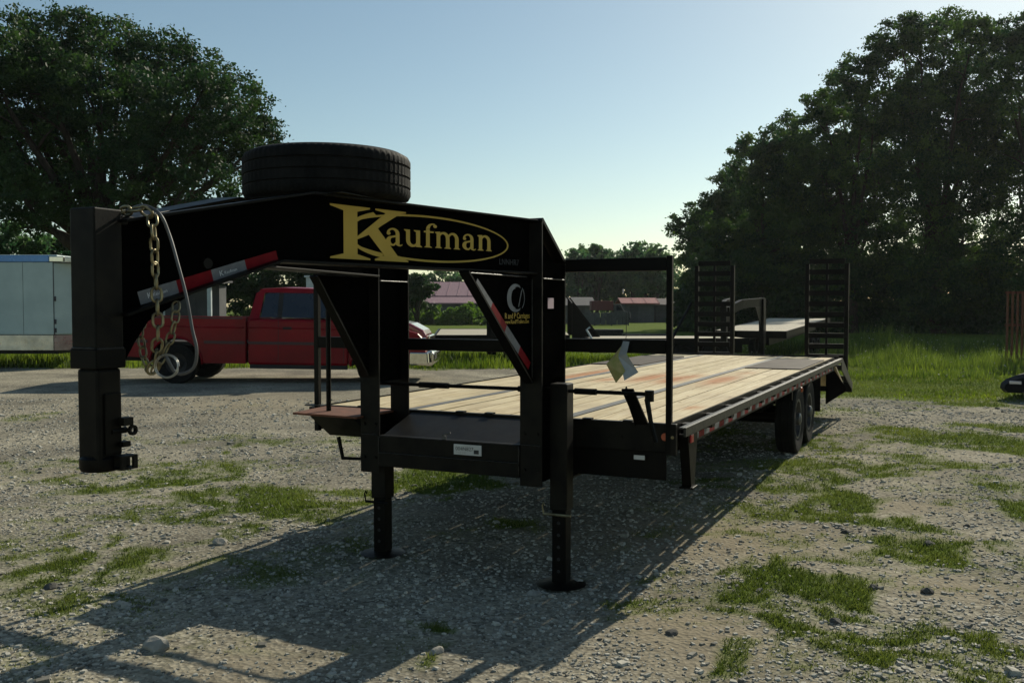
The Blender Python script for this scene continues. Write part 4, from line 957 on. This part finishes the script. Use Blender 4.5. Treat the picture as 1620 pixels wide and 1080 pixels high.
    m = MB(); m.box(4.74, 4.87, -H-.004, -H+.2, .84, .98); m.build('headlight', M['lamp_clear'], root, .02)
    # bumpers
    m = MB(); pr = [(4.86, .42), (4.98, .42), (5.04, .50), (5.04, .66), (4.98, .72), (4.86, .72)]
    m.prism(pr, lambda a, b, t: (a-.0, t, b), -.80, .80)
    m.prism([(4.62, .44), (4.99, .44), (5.0, .50), (4.98, .70), (4.62, .70)], lambda a, b, t: (a-(.06 if abs(t) > .95 else 0), t, b), -1.0, -.80)
    m.prism([(4.62, .44), (4.99, .44), (5.0, .50), (4.98, .70), (4.62, .70)], lambda a, b, t: (a-(.06 if abs(t) > .95 else 0), t, b), .80, 1.0)
    m.build('front_bumper', M['chrome'], root, .03)
    for y in (-.72, -.42):
        m = MB(); m.box(5.035, 5.046, y-.07, y+.07, .55, .64); m.build('bumper_slot', M['underbody'], root)
    m = MB(); m.box(-1.42, -1.30, -.95, .95, .50, .66); m.build('rear_bumper', M['chrome'], root, .03)
    m = MB(); m.box(-1.2, 4.7, -.55, .55, .42, .60); m.build('chassis', M['underbody'], root)
    for cx, r in ((0, .50), (3.93, .50)):
        for sg in (-1, 1):
            m = MB(); n = 12; o_ = [(cx+r*math.cos(math.pi*i/n), .40+r*math.sin(math.pi*i/n)) for i in range(n+1)]
            for i in range(n): m.add([(o_[i][0], sg*(H-.001), o_[i][1]), (o_[i+1][0], sg*(H-.001), o_[i+1][1]), (o_[i+1][0], sg*.55, o_[i+1][1]), (o_[i][0], sg*.55, o_[i][1])], [(0, 1, 2, 3)])
            m.build('wheel_well', M['underbody'], root)
        for sg in (-1, 1):
            e = bpy.data.objects.new('wheel', None); C.objects.link(e); e.parent = root; e.location = (cx, sg*.84, .40)
            m = MB(); rr = .40; h = .13
            m.lathe([(.21, -h*.8), (.32, -h), (.38, -h*.9), (rr, -h*.7), (rr, h*.7), (.38, h*.9), (.32, h), (.21, h*.8)], 32, 'Y'); m.build('tyre', M['rubber'], e, 0, True)
            m = MB(); m.lathe([(.215, sg*h*.8), (.20, sg*h*.5), (.12, sg*h*.2), (.06, sg*h*.7), (0, sg*h*.75)], 20, 'Y'); m.build('rim', M['wheel_dark'], e, 0, True)
    return root
pickup()

# ------------------------------------------------------------------ white enclosed trailer at the left edge
def cargo():
    o = empty('cargo_trailer', (-14.05, 24.6, .0), 0, 'white enclosed cargo trailer with top trim coloured as reflected sky at the left edge', 'trailer')
    L0, L1 = -3.2, 2.05; zt, zb = 2.86, .96
    m = MB(); m.box(L0, L1, 0, 2.4, zb, zt); m.build('side_wall', M['white_alu'], o, .02)
    m = MB(); m.prism([(L1, 0), (L1+.55, .45), (L1+.85, 1.2), (L1+.55, 1.95), (L1, 2.4)], lambda a, b, t: (a, b, t), zb, zt-.02); m.build('nose', M['white_alu'], o, .03)
    m = MB(); m.box(L0, L1-.10, -.03, .0-.002, zt+.0, zt+.17); m.build('roof_trim', M['sky_trim'], o, .02)
    m = MB(); m.box(L1-.09, L1+.28, -.03, .3, zt+.0, zt+.15); m.build('roof_corner_cap', M['chrome'], o, .02)
    m = MB(); m.box(L1+.29, L1+.75, .0, .9, zt-.015, zt+.13); m.build('roof_corner_cap', M['alu'], o, .02)
    m = MB(); m.box(L0, L1+.1, .01, 2.39, zt+.02, zt+.19); m.build('roof', M['white_alu'], o, .03)
    m = MB(); m.box(L0, L1-.02, -.012, -.001, .55, .95); m.build('lower_skirt', M['alu'], o, .01)
    m = MB(); m.prism([(L1, -.012), (L1+.55, .438), (L1+.85, 1.2), (L1+.84, 1.2), (L1+.54, .45), (L1, 0)], lambda a, b, t: (a, b, t), .55, .95); m.build('stone_guard', M['alu'], o)
    m = MB(); m.box(L1-.008, L1+.01, -.006, .0, zb, zt); m.build('panel_seam', M['wall_dark'], o)
    for x in (-.9, .35, 1.25): m = MB(); m.box(x-.004, x+.004, -.003, -.0005, zb+.01, zt-.01); m.build('panel_seam', M['wall_grey'], o)
    for z in (1.9, 1.3, 1.07): m = MB(); m.box(L1+.0, L1+.05, -.02, .03, z-.06, z+.06); m.build('latch', M['wall_dark'], o)
    m = MB(); m.box(L0, L1, .2, 2.2, .45, .90); m.build('chassis', M['underbody'], o)
    for x in (-1.6, -.7):
        e = bpy.data.objects.new('wheel', None); C.objects.link(e); e.parent = o; e.location = (x, .18, .36)
        m = MB(); m.lathe([(.2, -.1), (.33, -.11), (.36, -.08), (.36, .08), (.33, .11), (.2, .1)], 24, 'Y'); m.build('tyre', M['rubber'], e, 0, True)
        m = MB(); m.lathe([(.2, -.09), (.08, -.02), (0, -.02)], 20, 'Y'); m.build('rim', M['rim'], e, 0, True)
cargo()

# ------------------------------------------------------------------ buildings far back
def building(name, u0, u1, vr, ve, vg, Y, D, wall, roof, label, cat, seams=0, lower=None, openings=()):
    a, b = at(u0, vg, Y), at(u1, vg, Y); zr, ze = at(u0, vr, Y+D/2).z, at(u0, ve, Y).z; W_ = b.x-a.x
    o = empty(name, (a.x, Y, 0), 0, label, cat)
    m = MB(); m.box(0, W_, 0, D, 0, ze-.06); m.build('wall', wall, o)
    m = MB(); m.add([(0, 0, ze-.06), (0, D, ze-.06), (0, D/2, zr-.2)], [(0, 1, 2)]); m.add([(W_, 0, ze-.06), (W_, D, ze-.06), (W_, D/2, zr-.2)], [(0, 1, 2)]); m.build('gable', wall, o)
    m = MB(); e = .5
    s_ = (zr-ze)/(D/2)
    m.prism([(-e, ze-e*s_), (D/2, zr), (D+e, ze-e*s_), (D+e, ze-e*s_-.12), (D/2, zr-.12), (-e, ze-e*s_-.12)], lambda p, q, t: (t, p, q), -e, W_+e); rf = m.build('roof', roof, o)
    k = int(W_/.9)
    if seams:
        for i in range(k+1):
            x = -e+.02+(W_+2*e-.04)*i/k; m = MB(); m.prism([(-e, ze-e*s_), (D/2, zr), (D/2, zr+.04), (-e, ze-e*s_+.04)], lambda p, q, t: (t, p, q), x-.03, x+.03); m.build('roof_seam', roof, rf)
    for (fx, w_, z0, z1, mat) in openings:
        m = MB(); m.box(W_*fx, W_*fx+w_, -.06, -.005, z0, z1); f = m.build('door' if z0 < .2 else 'window', mat, o)
    return o
ob = building('barn', 664, 800, 446, 466, 509, 96, 12, M['wall_dark'], M['roof_pink'], 'large barn with faded maroon metal roof beyond the bushes', 'barn', 1, openings=((.2, 2.2, 0, 1.6, M['wall_grey']), (.62, 1.2, .9, 1.5, M['glass_dark'])))
m = MB(); a = at(664, 467, 93).x-ob.location.x; zl, zh = at(664, 479, 92).z, at(664, 468, 96).z
m.prism([(-4.0, zl), (-.05, zh), (-.05, zh-.12), (-4.0, zl-.12)], lambda p, q, t: (t, p, q), -.5, 9.3); m.build('lean_to_roof', M['roof_pink'], ob)
m = MB(); m.box(0, 9.0, -3.6, -3.4, 0, zl-.05); m.build('lean_to_wall', M['wall_grey'], ob)
building('shed', 989, 1035, 471, 478, 510, 100, 5, M['wall_grey'], M['roof_red'], 'low grey shed with bright red roof in the middle distance', 'shed', 1, openings=((.15, .9, 0, 1.8, M['wall_dark']),))
building('shed', 1037, 1092, 472, 480, 510, 102, 5, M['wall_grey'], M['roof_dull'], 'long grey shed with dull brown roof beside the red roofed shed', 'shed', 0, openings=((.5, 1.6, 0, 1.6, M['wall_dark']),))
building('shed', 885, 934, 470, 481, 510, 98, 6, M['wall_grey'], M['wall_dark'], 'all grey shed just right of the main upright post', 'shed', 0, openings=((.4, 1.4, 0, 1.9, M['wall_dark']),))
# small parked box truck between the sheds
bt = empty('box_truck', at(945, 509, 88), 0, 'small red box truck with white cab parked between the sheds', 'truck'); bt.location.z = 0
m = MB(); m.box(-.55, 1.5, 0, 2.2, 1.35, 2.25); m.build('cargo_box', M['redbox'], bt, .03)
m = MB(); m.prism([(1.55, .6), (1.55, 1.95), (2.2, 1.95), (2.5, 1.3), (3.1, 1.15), (3.15, .6)], lambda a, b, t: (a, t, b), 0.1, 2.0); m.build('cab', M['wall_grey'], bt, .04)
m = MB(); m.prism([(1.8, 1.35), (1.8, 1.85), (2.15, 1.85), (2.42, 1.35)], lambda a, b, t: (a, t, b), 0.08, .099); m.build('window', M['glass_dark'], bt)
m = MB(); m.box(-.6, 3.1, .1, 2.0, .45, .7); m.build('chassis', M['underbody'], bt)
for x in (0, 2.6): m = MB(); m.lathe([(0, -.1), (.4, -.1), (.42, 0), (.4, .1), (0, .1)], 18, 'Y', (x, .15, .42)); m.build('wheel', M['rubber'], bt)
# grey fence row in front of the sheds
fe = empty('fence', at(888, 511, 84), 0, 'low grey board fence in front of the middle sheds', 'fence'); fe.location.z = 0
for i in range(12): m = MB(); m.box(i*.5+.01, i*.5+.47, 0, .03, .1, 1.15); m.build('fence_board', M['wall_grey'], fe)
for i in range(5): m = MB(); m.box(i*1.5-.05, i*1.5+.05, .035, .13, 0, 1.25); m.build('fence_post', M['wall_dark'], fe)
# porch building behind the truck, with pale post
pb = empty('porch_building', (-13.0, 33, 0), 0, 'dim grey building with a porch post behind the red truck bed', 'building')
m = MB(); m.box(.2, 2.72, 0, .8, 0, 2.45); m.build('wall', M['wall_dark'], pb)
m = MB(); m.box(.8, 1.9, -.03, -.005, .95, 2.0); f = m.build('window', M['wall_dark'], pb)
m = MB(); m.box(.76, .82, -.05, -.031, .9, 2.05); m.build('frame', M['pole'], f)
m = MB(); m.prism([(-.9, 2.46), (1.0, 2.56), (1.0, 2.62), (-.9, 2.52)], lambda a, b, t: (t, a, b), 0, 2.9); m.build('roof', M['wall_dark'], pb)
m = MB(); m.box(2.55, 2.68, -.8, -.67, 0, 2.5); m.build('porch_post', M['pole'], pb)
pp = empty('utility_post', at(494, 560, 30), 0, 'pale square post standing behind the truck cab', 'post'); pp.location.z = 0
m = MB(); m.box(-.15, .15, -.15, .15, 0, 2.62); m.build('shaft', M['pole'], pp, .02)
m = MB(); m.box(-.2, .2, -.2, .2, 2.62, 2.68); m.build('cap', M['pole'], pp, .01)

# ------------------------------------------------------------------ other flatbed trailers in the yard
def flatbed(loc, rz, L, W_, z, label, neck=True, tilt=0, group='gooseneck flatbeds parked beyond the first', ns=1.0, gus=True, upx=0):
    o = empty('flatbed_trailer', loc, rz, label, 'trailer', group)
    n = 12; bw = W_/n
    for i in range(n): m = MB(); m.box(0, L, i*bw+.004, (i+1)*bw-.004, z-.04, z); m.build('deck_board', M['old_deck'], o)
    m = MB(); m.box(-.02, L+.02, -.05, -.005, z-.17, z+.01); m.build('side_rail', M['black'], o); m = MB(); m.box(-.02, L+.02, W_+.005, W_+.05, z-.17, z+.01); m.build('side_rail', M['black'], o)
    m = MB(); m.box(-.08, -.025, -.05, W_+.05, z-.2, z+.01); m.build('front_rail', M['black'], o)
    for y in (W_*.25, W_*.75): m = MB(); m.box(0, L, y-.05, y+.05, z-.42, z-.18); m.build('main_beam', M['black'], o)
    for x in (L*.60, L*.60+.85):
        for y in (.1, W_-.1):
            m = MB(); m.lathe([(.2, -.1), (.34, -.11), (.38, -.07), (.38, .07), (.34, .11), (.2, .1), (.18, 0), (0, 0)], 22, 'Y', (x, y, .38-x*math.tan(tilt))); m.build('wheel', M['rubber'], o, 0, True)
    if neck:
        for y in (W_*.28, W_*.72):
            yc = W_/2; dy = (y-yc)
            m = MB(); m.bar((-.35, y, z-.35), (-.35, y, z+1.02*ns), .14, .30, (1, 0, 0)); m.build('upright', M['black'], o)
            m = MB(); m.bar((-.25, y, z+.92*ns), (-1.9, yc+dy*.5, z+.92*ns), .12, .24); m.bar((-1.9, yc+dy*.5, z+.92*ns), (-2.75, yc+dy*.15, z+.74*ns), .12, .24); m.build('neck_beam', M['black'], o)
            if gus: m = MB(); m.prism([(-.5, z+.8*ns), (-1.25, z+.8*ns), (-.5, z+.1)], lambda a, b, t, y=y: (a, y+t, b), -.01, .01); m.build('gusset', M['black'], o)
            m = MB(); m.box(-.41, -.31, y-.05, y+.05, 0.03, z-.3); m.box(-.48, -.24, y-.12, y+.12, 0, .03); m.build('jack_leg', M['black'], o)
        m = MB(); m.box(-2.90, -2.75, W_/2-.08, W_/2+.08, z-.25, z+.92*ns); m.build('coupler', M['dusty'], o, .01)
    return o
p = at(1243, 523, 27.6)
fa_ = flatbed((p.x, 27.6, 0), 0, 7.4, 2.1, .97, 'small gooseneck flatbed trailer between the two upright ramps', ns=.95, tilt=R(2.3))
fa_.rotation_euler = (0, -R(2.3), R(62))
p = at(690, 530, 27.5)
fb_ = flatbed((p.x, 27.5, 0), R(1), 3.9, 2.4, .86, 'long low flatbed trailer seen behind the left half of the rack', neck=False)
fb_.rotation_euler.x = R(3)
# its tall neck end at the right
q = at(770, 530, 27.5).x-p.x
for xx in (q, ): m = MB(); m.box(xx, xx+.28, -.09, -.055, .3, 2.1); m.box(xx+.02, xx+.26, -.054, .06, .5, 2.05); m.build('upright', M['black'], fb_)
for yy in (.2, 2.0): m = MB(); m.prism([(4.0, .70), (4.85, .70), (4.0, 1.85)], lambda a, b, t: (a, t, b), yy, yy+.03); m.build('end_gusset', M['black'], fb_)
for yy in (.215, 2.015): m = MB(); m.bar((3.92, yy, 1.95), (4.88, yy, .70), .10, .04, (1, 0, 1)); m.build('end_brace', M['dusty'], fb_)
p = at(937, 535, 26.2)
fc_ = flatbed((p.x, 26.2, 0), R(2.5), 4.4, 2.4, .80, 'bare low flatbed trailer seen through the right half of the rack', neck=False)
m = MB(); m.tube([(.0, .1, .80), (-.15, .1, 1.05), (-.05, .1, 1.12)], .03, 8); m.build('winch_handle', M['pole'], fc_)
# low implements on the lawn
im = empty('stacked_beams', at(940, 528, 40), 0, 'short dark stack of steel beams on the lawn', 'steel beams'); im.location.z = 0
for k in range(3): m = MB(); m.box(0, 1.25, k*.3, k*.3+.2, .35, .72); m.build('beam', M['rail'], im)
m = MB(); m.box(.1, .25, 0, .8, 0, .345); m.box(1.0, 1.15, 0, .8, 0, .345); m.build('bearer', M['bark'], im)
im = empty('hay_wagon_frame', at(990, 531, 36), 0, 'long low dark wagon frame on the lawn', 'wagon'); im.location.z = 0
for yy in (0, 1.1): m = MB(); m.box(0, 1.9, yy, yy+.15, .45, .62); m.build('side_beam', M['rail'], im)
for x in (.3, 1.5):
    for y in (0, 1.25): m = MB(); m.lathe([(0, -.06), (.28, -.06), (.3, 0), (.28, .06), (0, .06)], 16, 'Y', (x, y, .3)); m.build('wheel', M['rubber'], im)

# ------------------------------------------------------------------ black car nose at the right edge and the orange gate
def black_car():
    o = empty('parked_car', (8.85, 17.0, 0), R(-40), 'low black car, only its nose in the frame at right', 'car')
    top = [(.05, .14), (-.02, .22), (.0, .31), (.08, .385), (.24, .46), (.6, .56), (1.2, .68), (1.75, .76), (2.4, 1.10), (3.3, 1.16), (4.0, .90), (4.5, .86), (4.6, .5), (4.6, .2)]
    n = len(top); ys = [(-.0, .10, .80), (.12, .0, .98), (.5, .0, 1.0), (1.3, .0, 1.0), (1.68, 0, .98), (1.8, .10, .80)]
    m = MB(); G = []
    for (y, dx, sc) in ys:
        G.append([(x+dx*(1 if x < 1 else 0)*(1-x) if x < 1 else x, y, .16+(z-.16)*sc) for x, z in top])
    for i in range(len(G)-1):
        for j in range(n-1):
            m.add([G[i][j], G[i][j+1], G[i+1][j+1], G[i+1][j]], [(0, 1, 2, 3)])
    m.add(G[0], [tuple(range(n))]); m.add(G[-1], [tuple(range(n))]); m.build('body', M['car_black'], o, 0, 'all')
    m = MB(); m.box(.16, .36, -.012, .04, .30, .36); m.build('headlight', M['lamp_clear'], o, .01)
    m = MB(); m.box(-.014, -.002, .3, 1.5, .17, .24); m.build('grille', M['underbody'], o, .004)
    m = MB(); m.prism([(1.9, .80), (2.42, 1.05), (3.2, 1.08), (3.7, .88)], lambda a, b, t: (a, t, b), -.02, -.005); m.build('window', M['glass_dark'], o)
    for x in (.85, 3.7):
        for y in (.12, 1.66): m = MB(); m.lathe([(0, -.09), (.25, -.09), (.30, -.07), (.31, .07), (.25, .09), (0, .09)], 24, 'Y', (x, y, .31)); m.build('wheel', M['rubber'], o, 0, True)
black_car()
gt = empty('stake_gate', (at(1592, 540, 26).x, 26, 0), R(-4), 'orange brown barred gate panel at the right edge of the weeds', 'gate')
for i in range(9): m = MB(); m.box(i*.135, i*.135+.05, 0, .05, .15, 2.12); m.build('gate_bar', M['orange_wood'], gt)
for z in (.2, 1.15, 2.05): m = MB(); m.box(-.01, 1.16, .052, .09, z, z+.07); m.build('gate_rail', M['orange_wood'], gt)

# ------------------------------------------------------------------ trees
def leaves(centers, radii, n, size, squash=.8, seed=0, shell=.55):
    g = np.random.default_rng(seed); k = len(centers)
    wts = radii**2; wts = wts/wts.sum(); li = g.choice(k, n, p=wts)
    # twig clusters: each lobe has its own twigs so that gaps show
    ntw = np.maximum((radii**2*26).astype(int), 8); off = np.concatenate([[0], np.cumsum(ntw)]); tot = off[-1]
    d = g.normal(size=(tot, 3)); d /= np.linalg.norm(d, axis=1)[:, None]
    rad = (shell+(1.04-shell)*g.random(tot)**.6); lob = np.repeat(np.arange(k), ntw)
    jit = 1+.16*g.normal(size=tot)
    tw = centers[lob]+d*(rad*jit*radii[lob])[:, None]*np.array([1, 1, squash])
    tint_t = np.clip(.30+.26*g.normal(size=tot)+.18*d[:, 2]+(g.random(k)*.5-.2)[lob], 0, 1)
    ti = off[li]+(g.random(n)*ntw[li]).astype(int)
    P = tw[ti]+g.normal(size=(n, 3))*np.array([.17, .17, .11])*(.6+radii[li]*.35)[:, None]
    a = g.normal(size=(n, 3)); a /= np.linalg.norm(a, axis=1)[:, None]; b = g.normal(size=(n, 3)); b[:, 2] += .0
    b -= a*(a*b).sum(1)[:, None]; b /= np.linalg.norm(b, axis=1)[:, None]
    s = size*(.6+.8*g.random(n))[:, None]
    V = np.stack([P-a*s*.6, P+b*s*.34, P+a*s*.6, P-b*s*.34], 1).reshape(-1, 3)
    F = np.arange(n*4).reshape(n, 4)
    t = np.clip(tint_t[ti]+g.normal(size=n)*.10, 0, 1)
    return V, F, np.repeat(t, 4)
def tree(name, base, lobes, nleaf, size, mat, label, group, tr=.35, fork=.25, seed=1, squash=.85, shell=.5, cat='tree', bark=True):
    base = Vector(base); root = empty(name, base, 0, label, cat, group)
    cs = np.array([(l[0]-base.x, l[1]-base.y, l[2]-base.z) for l in lobes]); rs = np.array([l[3] for l in lobes])
    rr = random.Random(seed)
    if bark:
        top = max(c[2] for c in cs); cx, cy = cs[:, 0].mean(), cs[:, 1].mean(); m = MB()
        fz = top*fork
        m.tube([(0, 0, -.1), (0, 0, .3), (cx*.06, cy*.06, fz*.6), (cx*.12, cy*.12, fz)], [tr*1.5, tr*1.12, tr*.95, tr*.85], 10)
        for c, r_ in zip(cs, rs):
            st = Vector((cx*.10, cy*.10, fz*rr.uniform(.72, 1.0))); e = Vector(c)
            mid = st.lerp(e, .45)+Vector((rr.uniform(-.4, .4), rr.uniform(-.4, .4), rr.uniform(-.2, .5)))*min(1, (e-st).length*.15)
            m.tube([st, st.lerp(mid, .5)+Vector((0, 0, .15)), mid, mid.lerp(e, .5)+Vector((rr.uniform(-.3, .3), 0, .1)), e+Vector((0, 0, r_*.4))], [tr*.5, tr*.36, tr*.26, tr*.15, tr*.05], 6)
            for q in range(4):
                s0 = mid.lerp(e, rr.uniform(.1, .9)); dv = Vector((rr.gauss(0, 1), rr.gauss(0, 1), rr.gauss(.3, .7))).normalized()*r_*rr.uniform(.7, 1.1)
                m.tube([s0, s0+dv*.5+Vector((0, 0, .1)), s0+dv], [tr*.13, tr*.08, tr*.02], 5)
        m.build('trunk', M['bark'], root, 0, 'all')
    V, F, t = leaves(cs, rs, nleaf, size, squash, seed, shell)
    np_mesh('crown', V, F, mat, root, dict(tint=t))
    return root
def lob(Y, items, jy=2.0, seed=3):   # (px, py, radius in px) at distance Y
    rr = random.Random(seed); out = []
    for (u, v, rp) in items:
        Yy = Y+rr.uniform(-jy, jy); p = at(u, v, Yy); out.append((p.x, Yy, p.z, rp*Yy/FPX))
    return out
# left elm
L1 = [(30,75,62),(95,70,66),(160,70,62),(205,105,55),(255,105,60),(300,100,52),(330,150,55),(380,170,52),(405,215,44),(395,255,42),(350,235,60),(290,180,70),(230,180,75),(160,150,75),(90,150,80),(20,150,75),
      (-30,90,70),(-60,180,80),(10,230,80),(80,240,75),(150,230,70),(220,250,70),(280,250,65),(330,285,48),(270,300,48),(215,310,40),(20,310,65),(-40,280,80),(60,330,50),(110,310,50),(400,190,36),(-90,250,70),(60,100,60)]
b = at(168, 560, 36)
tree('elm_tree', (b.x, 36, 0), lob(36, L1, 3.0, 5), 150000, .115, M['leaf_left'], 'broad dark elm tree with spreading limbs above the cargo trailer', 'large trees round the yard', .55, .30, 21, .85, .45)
# low growth behind the cargo trailer and porch
def grove(name, Y, items, n, size, mat, label, grp, seed, tr=.2, bx_=None, shell=.35, cat='tree'):
    u = bx_ if bx_ else sum(i[0] for i in items)/len(items); p = at(u, 500, Y)
    return tree(name, (p.x, Y, 0), lob(Y, items, 1.5, seed), n, size, mat, label, grp, tr, .25, seed, .9, shell, cat)
grove('hedge_tree', 44, [(10,395,40),(50,410,38),(95,400,36),(-40,390,50)], 12000, .18, M['leaf_far'], 'rounded green tree low behind the cargo trailer', 'lower trees behind the yard', 31)
grove('hedge_tree', 48, [(215,425,50),(280,430,48),(345,425,50),(410,430,48),(300,465,36),(380,470,40)], 22000, .17, M['leaf_left'], 'dark tree screen behind the truck bed and porch', 'lower trees behind the yard', 32)
grove('hedge_tree', 50, [(470,440,45),(530,435,48),(590,440,45),(500,480,36),(560,480,36)], 18000, .17, M['leaf_left'], 'dark tree behind the truck cab and left upright', 'lower trees behind the yard', 33)
grove('hedge_tree', 58, [(655,455,20),(672,448,18),(668,475,18),(645,470,22)], 6000, .17, M['leaf_left'], 'dark drooping tree overlapping the left end of the barn roof', 'lower trees behind the yard', 34)
# right hand group, nearest to the trailer first
G = 'tall trees on the right'
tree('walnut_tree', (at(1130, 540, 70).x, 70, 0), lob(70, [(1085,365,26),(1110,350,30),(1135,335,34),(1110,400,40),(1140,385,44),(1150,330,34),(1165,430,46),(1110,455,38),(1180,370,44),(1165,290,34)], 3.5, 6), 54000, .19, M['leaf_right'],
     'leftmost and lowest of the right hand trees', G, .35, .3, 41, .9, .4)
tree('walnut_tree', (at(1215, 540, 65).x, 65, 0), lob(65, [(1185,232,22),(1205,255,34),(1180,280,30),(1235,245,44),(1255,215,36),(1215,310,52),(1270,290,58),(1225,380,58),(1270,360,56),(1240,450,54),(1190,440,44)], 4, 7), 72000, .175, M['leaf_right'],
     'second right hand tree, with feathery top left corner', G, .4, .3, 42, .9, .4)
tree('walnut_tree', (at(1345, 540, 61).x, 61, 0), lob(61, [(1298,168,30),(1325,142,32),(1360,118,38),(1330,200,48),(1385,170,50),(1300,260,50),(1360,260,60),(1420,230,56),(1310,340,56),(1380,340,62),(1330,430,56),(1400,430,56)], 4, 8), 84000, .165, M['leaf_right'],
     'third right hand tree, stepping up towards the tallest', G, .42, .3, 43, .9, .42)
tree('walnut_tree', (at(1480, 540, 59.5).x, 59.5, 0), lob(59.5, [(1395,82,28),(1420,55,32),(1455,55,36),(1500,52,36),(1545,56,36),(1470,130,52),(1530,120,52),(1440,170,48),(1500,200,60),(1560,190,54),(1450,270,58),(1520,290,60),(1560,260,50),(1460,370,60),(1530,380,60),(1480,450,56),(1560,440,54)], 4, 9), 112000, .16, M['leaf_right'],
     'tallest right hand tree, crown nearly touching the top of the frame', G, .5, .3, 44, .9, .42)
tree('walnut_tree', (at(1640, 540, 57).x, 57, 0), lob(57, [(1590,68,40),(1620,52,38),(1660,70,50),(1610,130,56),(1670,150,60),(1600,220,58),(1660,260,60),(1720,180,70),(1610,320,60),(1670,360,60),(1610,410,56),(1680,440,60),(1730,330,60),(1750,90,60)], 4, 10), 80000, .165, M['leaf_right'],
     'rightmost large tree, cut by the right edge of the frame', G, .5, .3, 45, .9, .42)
# dark under-storey below the right hand trees
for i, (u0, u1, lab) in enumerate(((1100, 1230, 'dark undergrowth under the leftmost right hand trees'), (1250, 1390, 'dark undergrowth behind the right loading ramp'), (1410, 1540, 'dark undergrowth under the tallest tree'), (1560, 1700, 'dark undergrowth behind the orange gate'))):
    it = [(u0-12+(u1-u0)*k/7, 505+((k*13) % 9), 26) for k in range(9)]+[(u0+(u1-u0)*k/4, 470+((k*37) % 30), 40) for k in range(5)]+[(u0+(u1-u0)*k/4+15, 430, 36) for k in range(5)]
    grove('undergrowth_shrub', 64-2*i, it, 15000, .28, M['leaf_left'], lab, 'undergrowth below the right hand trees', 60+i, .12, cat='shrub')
# far wood row behind the sheds
fx = [(870,425,30),(905,420,26),(915,408,16),(935,405,20),(944,398,12),(960,412,22),(985,420,24),(1000,402,18),(1020,402,20),(1040,405,18),(1055,425,26)]
for i, (u, v, rp) in enumerate(fx):
    it = [(u, v, rp), (u-rp*.6, v+rp*1.0, rp), (u+rp*.6, v+rp*1.1, rp), (u, v+rp*2, rp*1.1), (u+rp*.3, v+rp*3, rp)]
    Yf = 118+((i*7) % 12)
    nm = ['narrow', 'rounded', 'spiky topped', 'low', 'broad'][i % 5]
    t_ = grove('far_tree', Yf, it, 5200, .38, M['leaf_far'], '%s far tree, number of the row behind the sheds' % nm, 'far trees behind the sheds', 80+i, .25)
    t_['label'] = ['dense far tree half hidden by the neck chamfer', 'rounded far tree above the grey shed', 'small far treetop just left of the pointed one', 'pointed far tree left of the gap over the rack rail', 'thin spire of the pointed far trees', 'low far tree under the gap over the rack rail', 'broad far tree in the middle behind the red truck', 'pale far tree left of the two paired crowns', 'left of the two paired far crowns over the red roof', 'right of the two paired far crowns over the red roof', 'far tree beside the leftmost right hand tree'][i]
for i, u in enumerate((620, 700, 760, 820)):
    t_ = grove('far_tree', 125, [(u, 440, 22), (u-25, 455, 22), (u+25, 452, 22), (u, 470, 24)], 3500, .40, M['leaf_far'], '', 'far trees behind the barn', 100+i, .25)
    t_['label'] = ['far tree behind the left upright', 'far tree showing over the left of the maroon roof', 'far tree over the right of the maroon roof', 'far tree behind the right upright'][i]
# bushes before the barn
for i, (u, v, rp, Y) in enumerate(((662, 494, 15, 84), (688, 498, 12, 86), (712, 499, 12, 83), (738, 496, 14, 85), (764, 495, 14, 87), (792, 497, 15, 84))):
    grove('bush', Y, [(u, v, rp), (u-rp*.8, v+4, rp*.8), (u+rp*.8, v+5, rp*.8), (u, v+11, rp), (u-rp, v+13, rp*.7), (u+rp, v+13, rp*.7), (u+rp*.3, v-rp*.7, rp*.45)], 5200, .2, M['bush'], ['tall bright bush against the left upright', 'bright green bush left of the low gap', 'lowest bright bush, below the barn wall', 'broad bright bush under the barn eave', 'bright bush at the gusset edge', 'bright bush hidden behind the gusset'][i], 'bushes in front of the barn', 120+i, .05, cat='bush')
# thin summer haze
hz = MB(); hz.box(-190, 190, -30, 180, -1.5, 26); m_, n_, l_, b_ = new_mat('thin_haze'); n_.remove(b_)
pv = n_.new('ShaderNodeVolumePrincipled'); pv.inputs['Density'].default_value = .00013; pv.inputs['Color'].default_value = (.92, .97, 1, 1); pv.inputs['Anisotropy'].default_value = .45
l_.new(pv.outputs[0], n_['Material Output'].inputs['Volume']); tag(hz.build('haze', m_), kind='stuff', label='thin pale haze over the whole yard')
print('tris', sum(sum(len(p.vertices)-2 for p in me.polygons) if len(me.polygons) < 3000 else len(me.polygons)*2 for me in bpy.data.meshes))
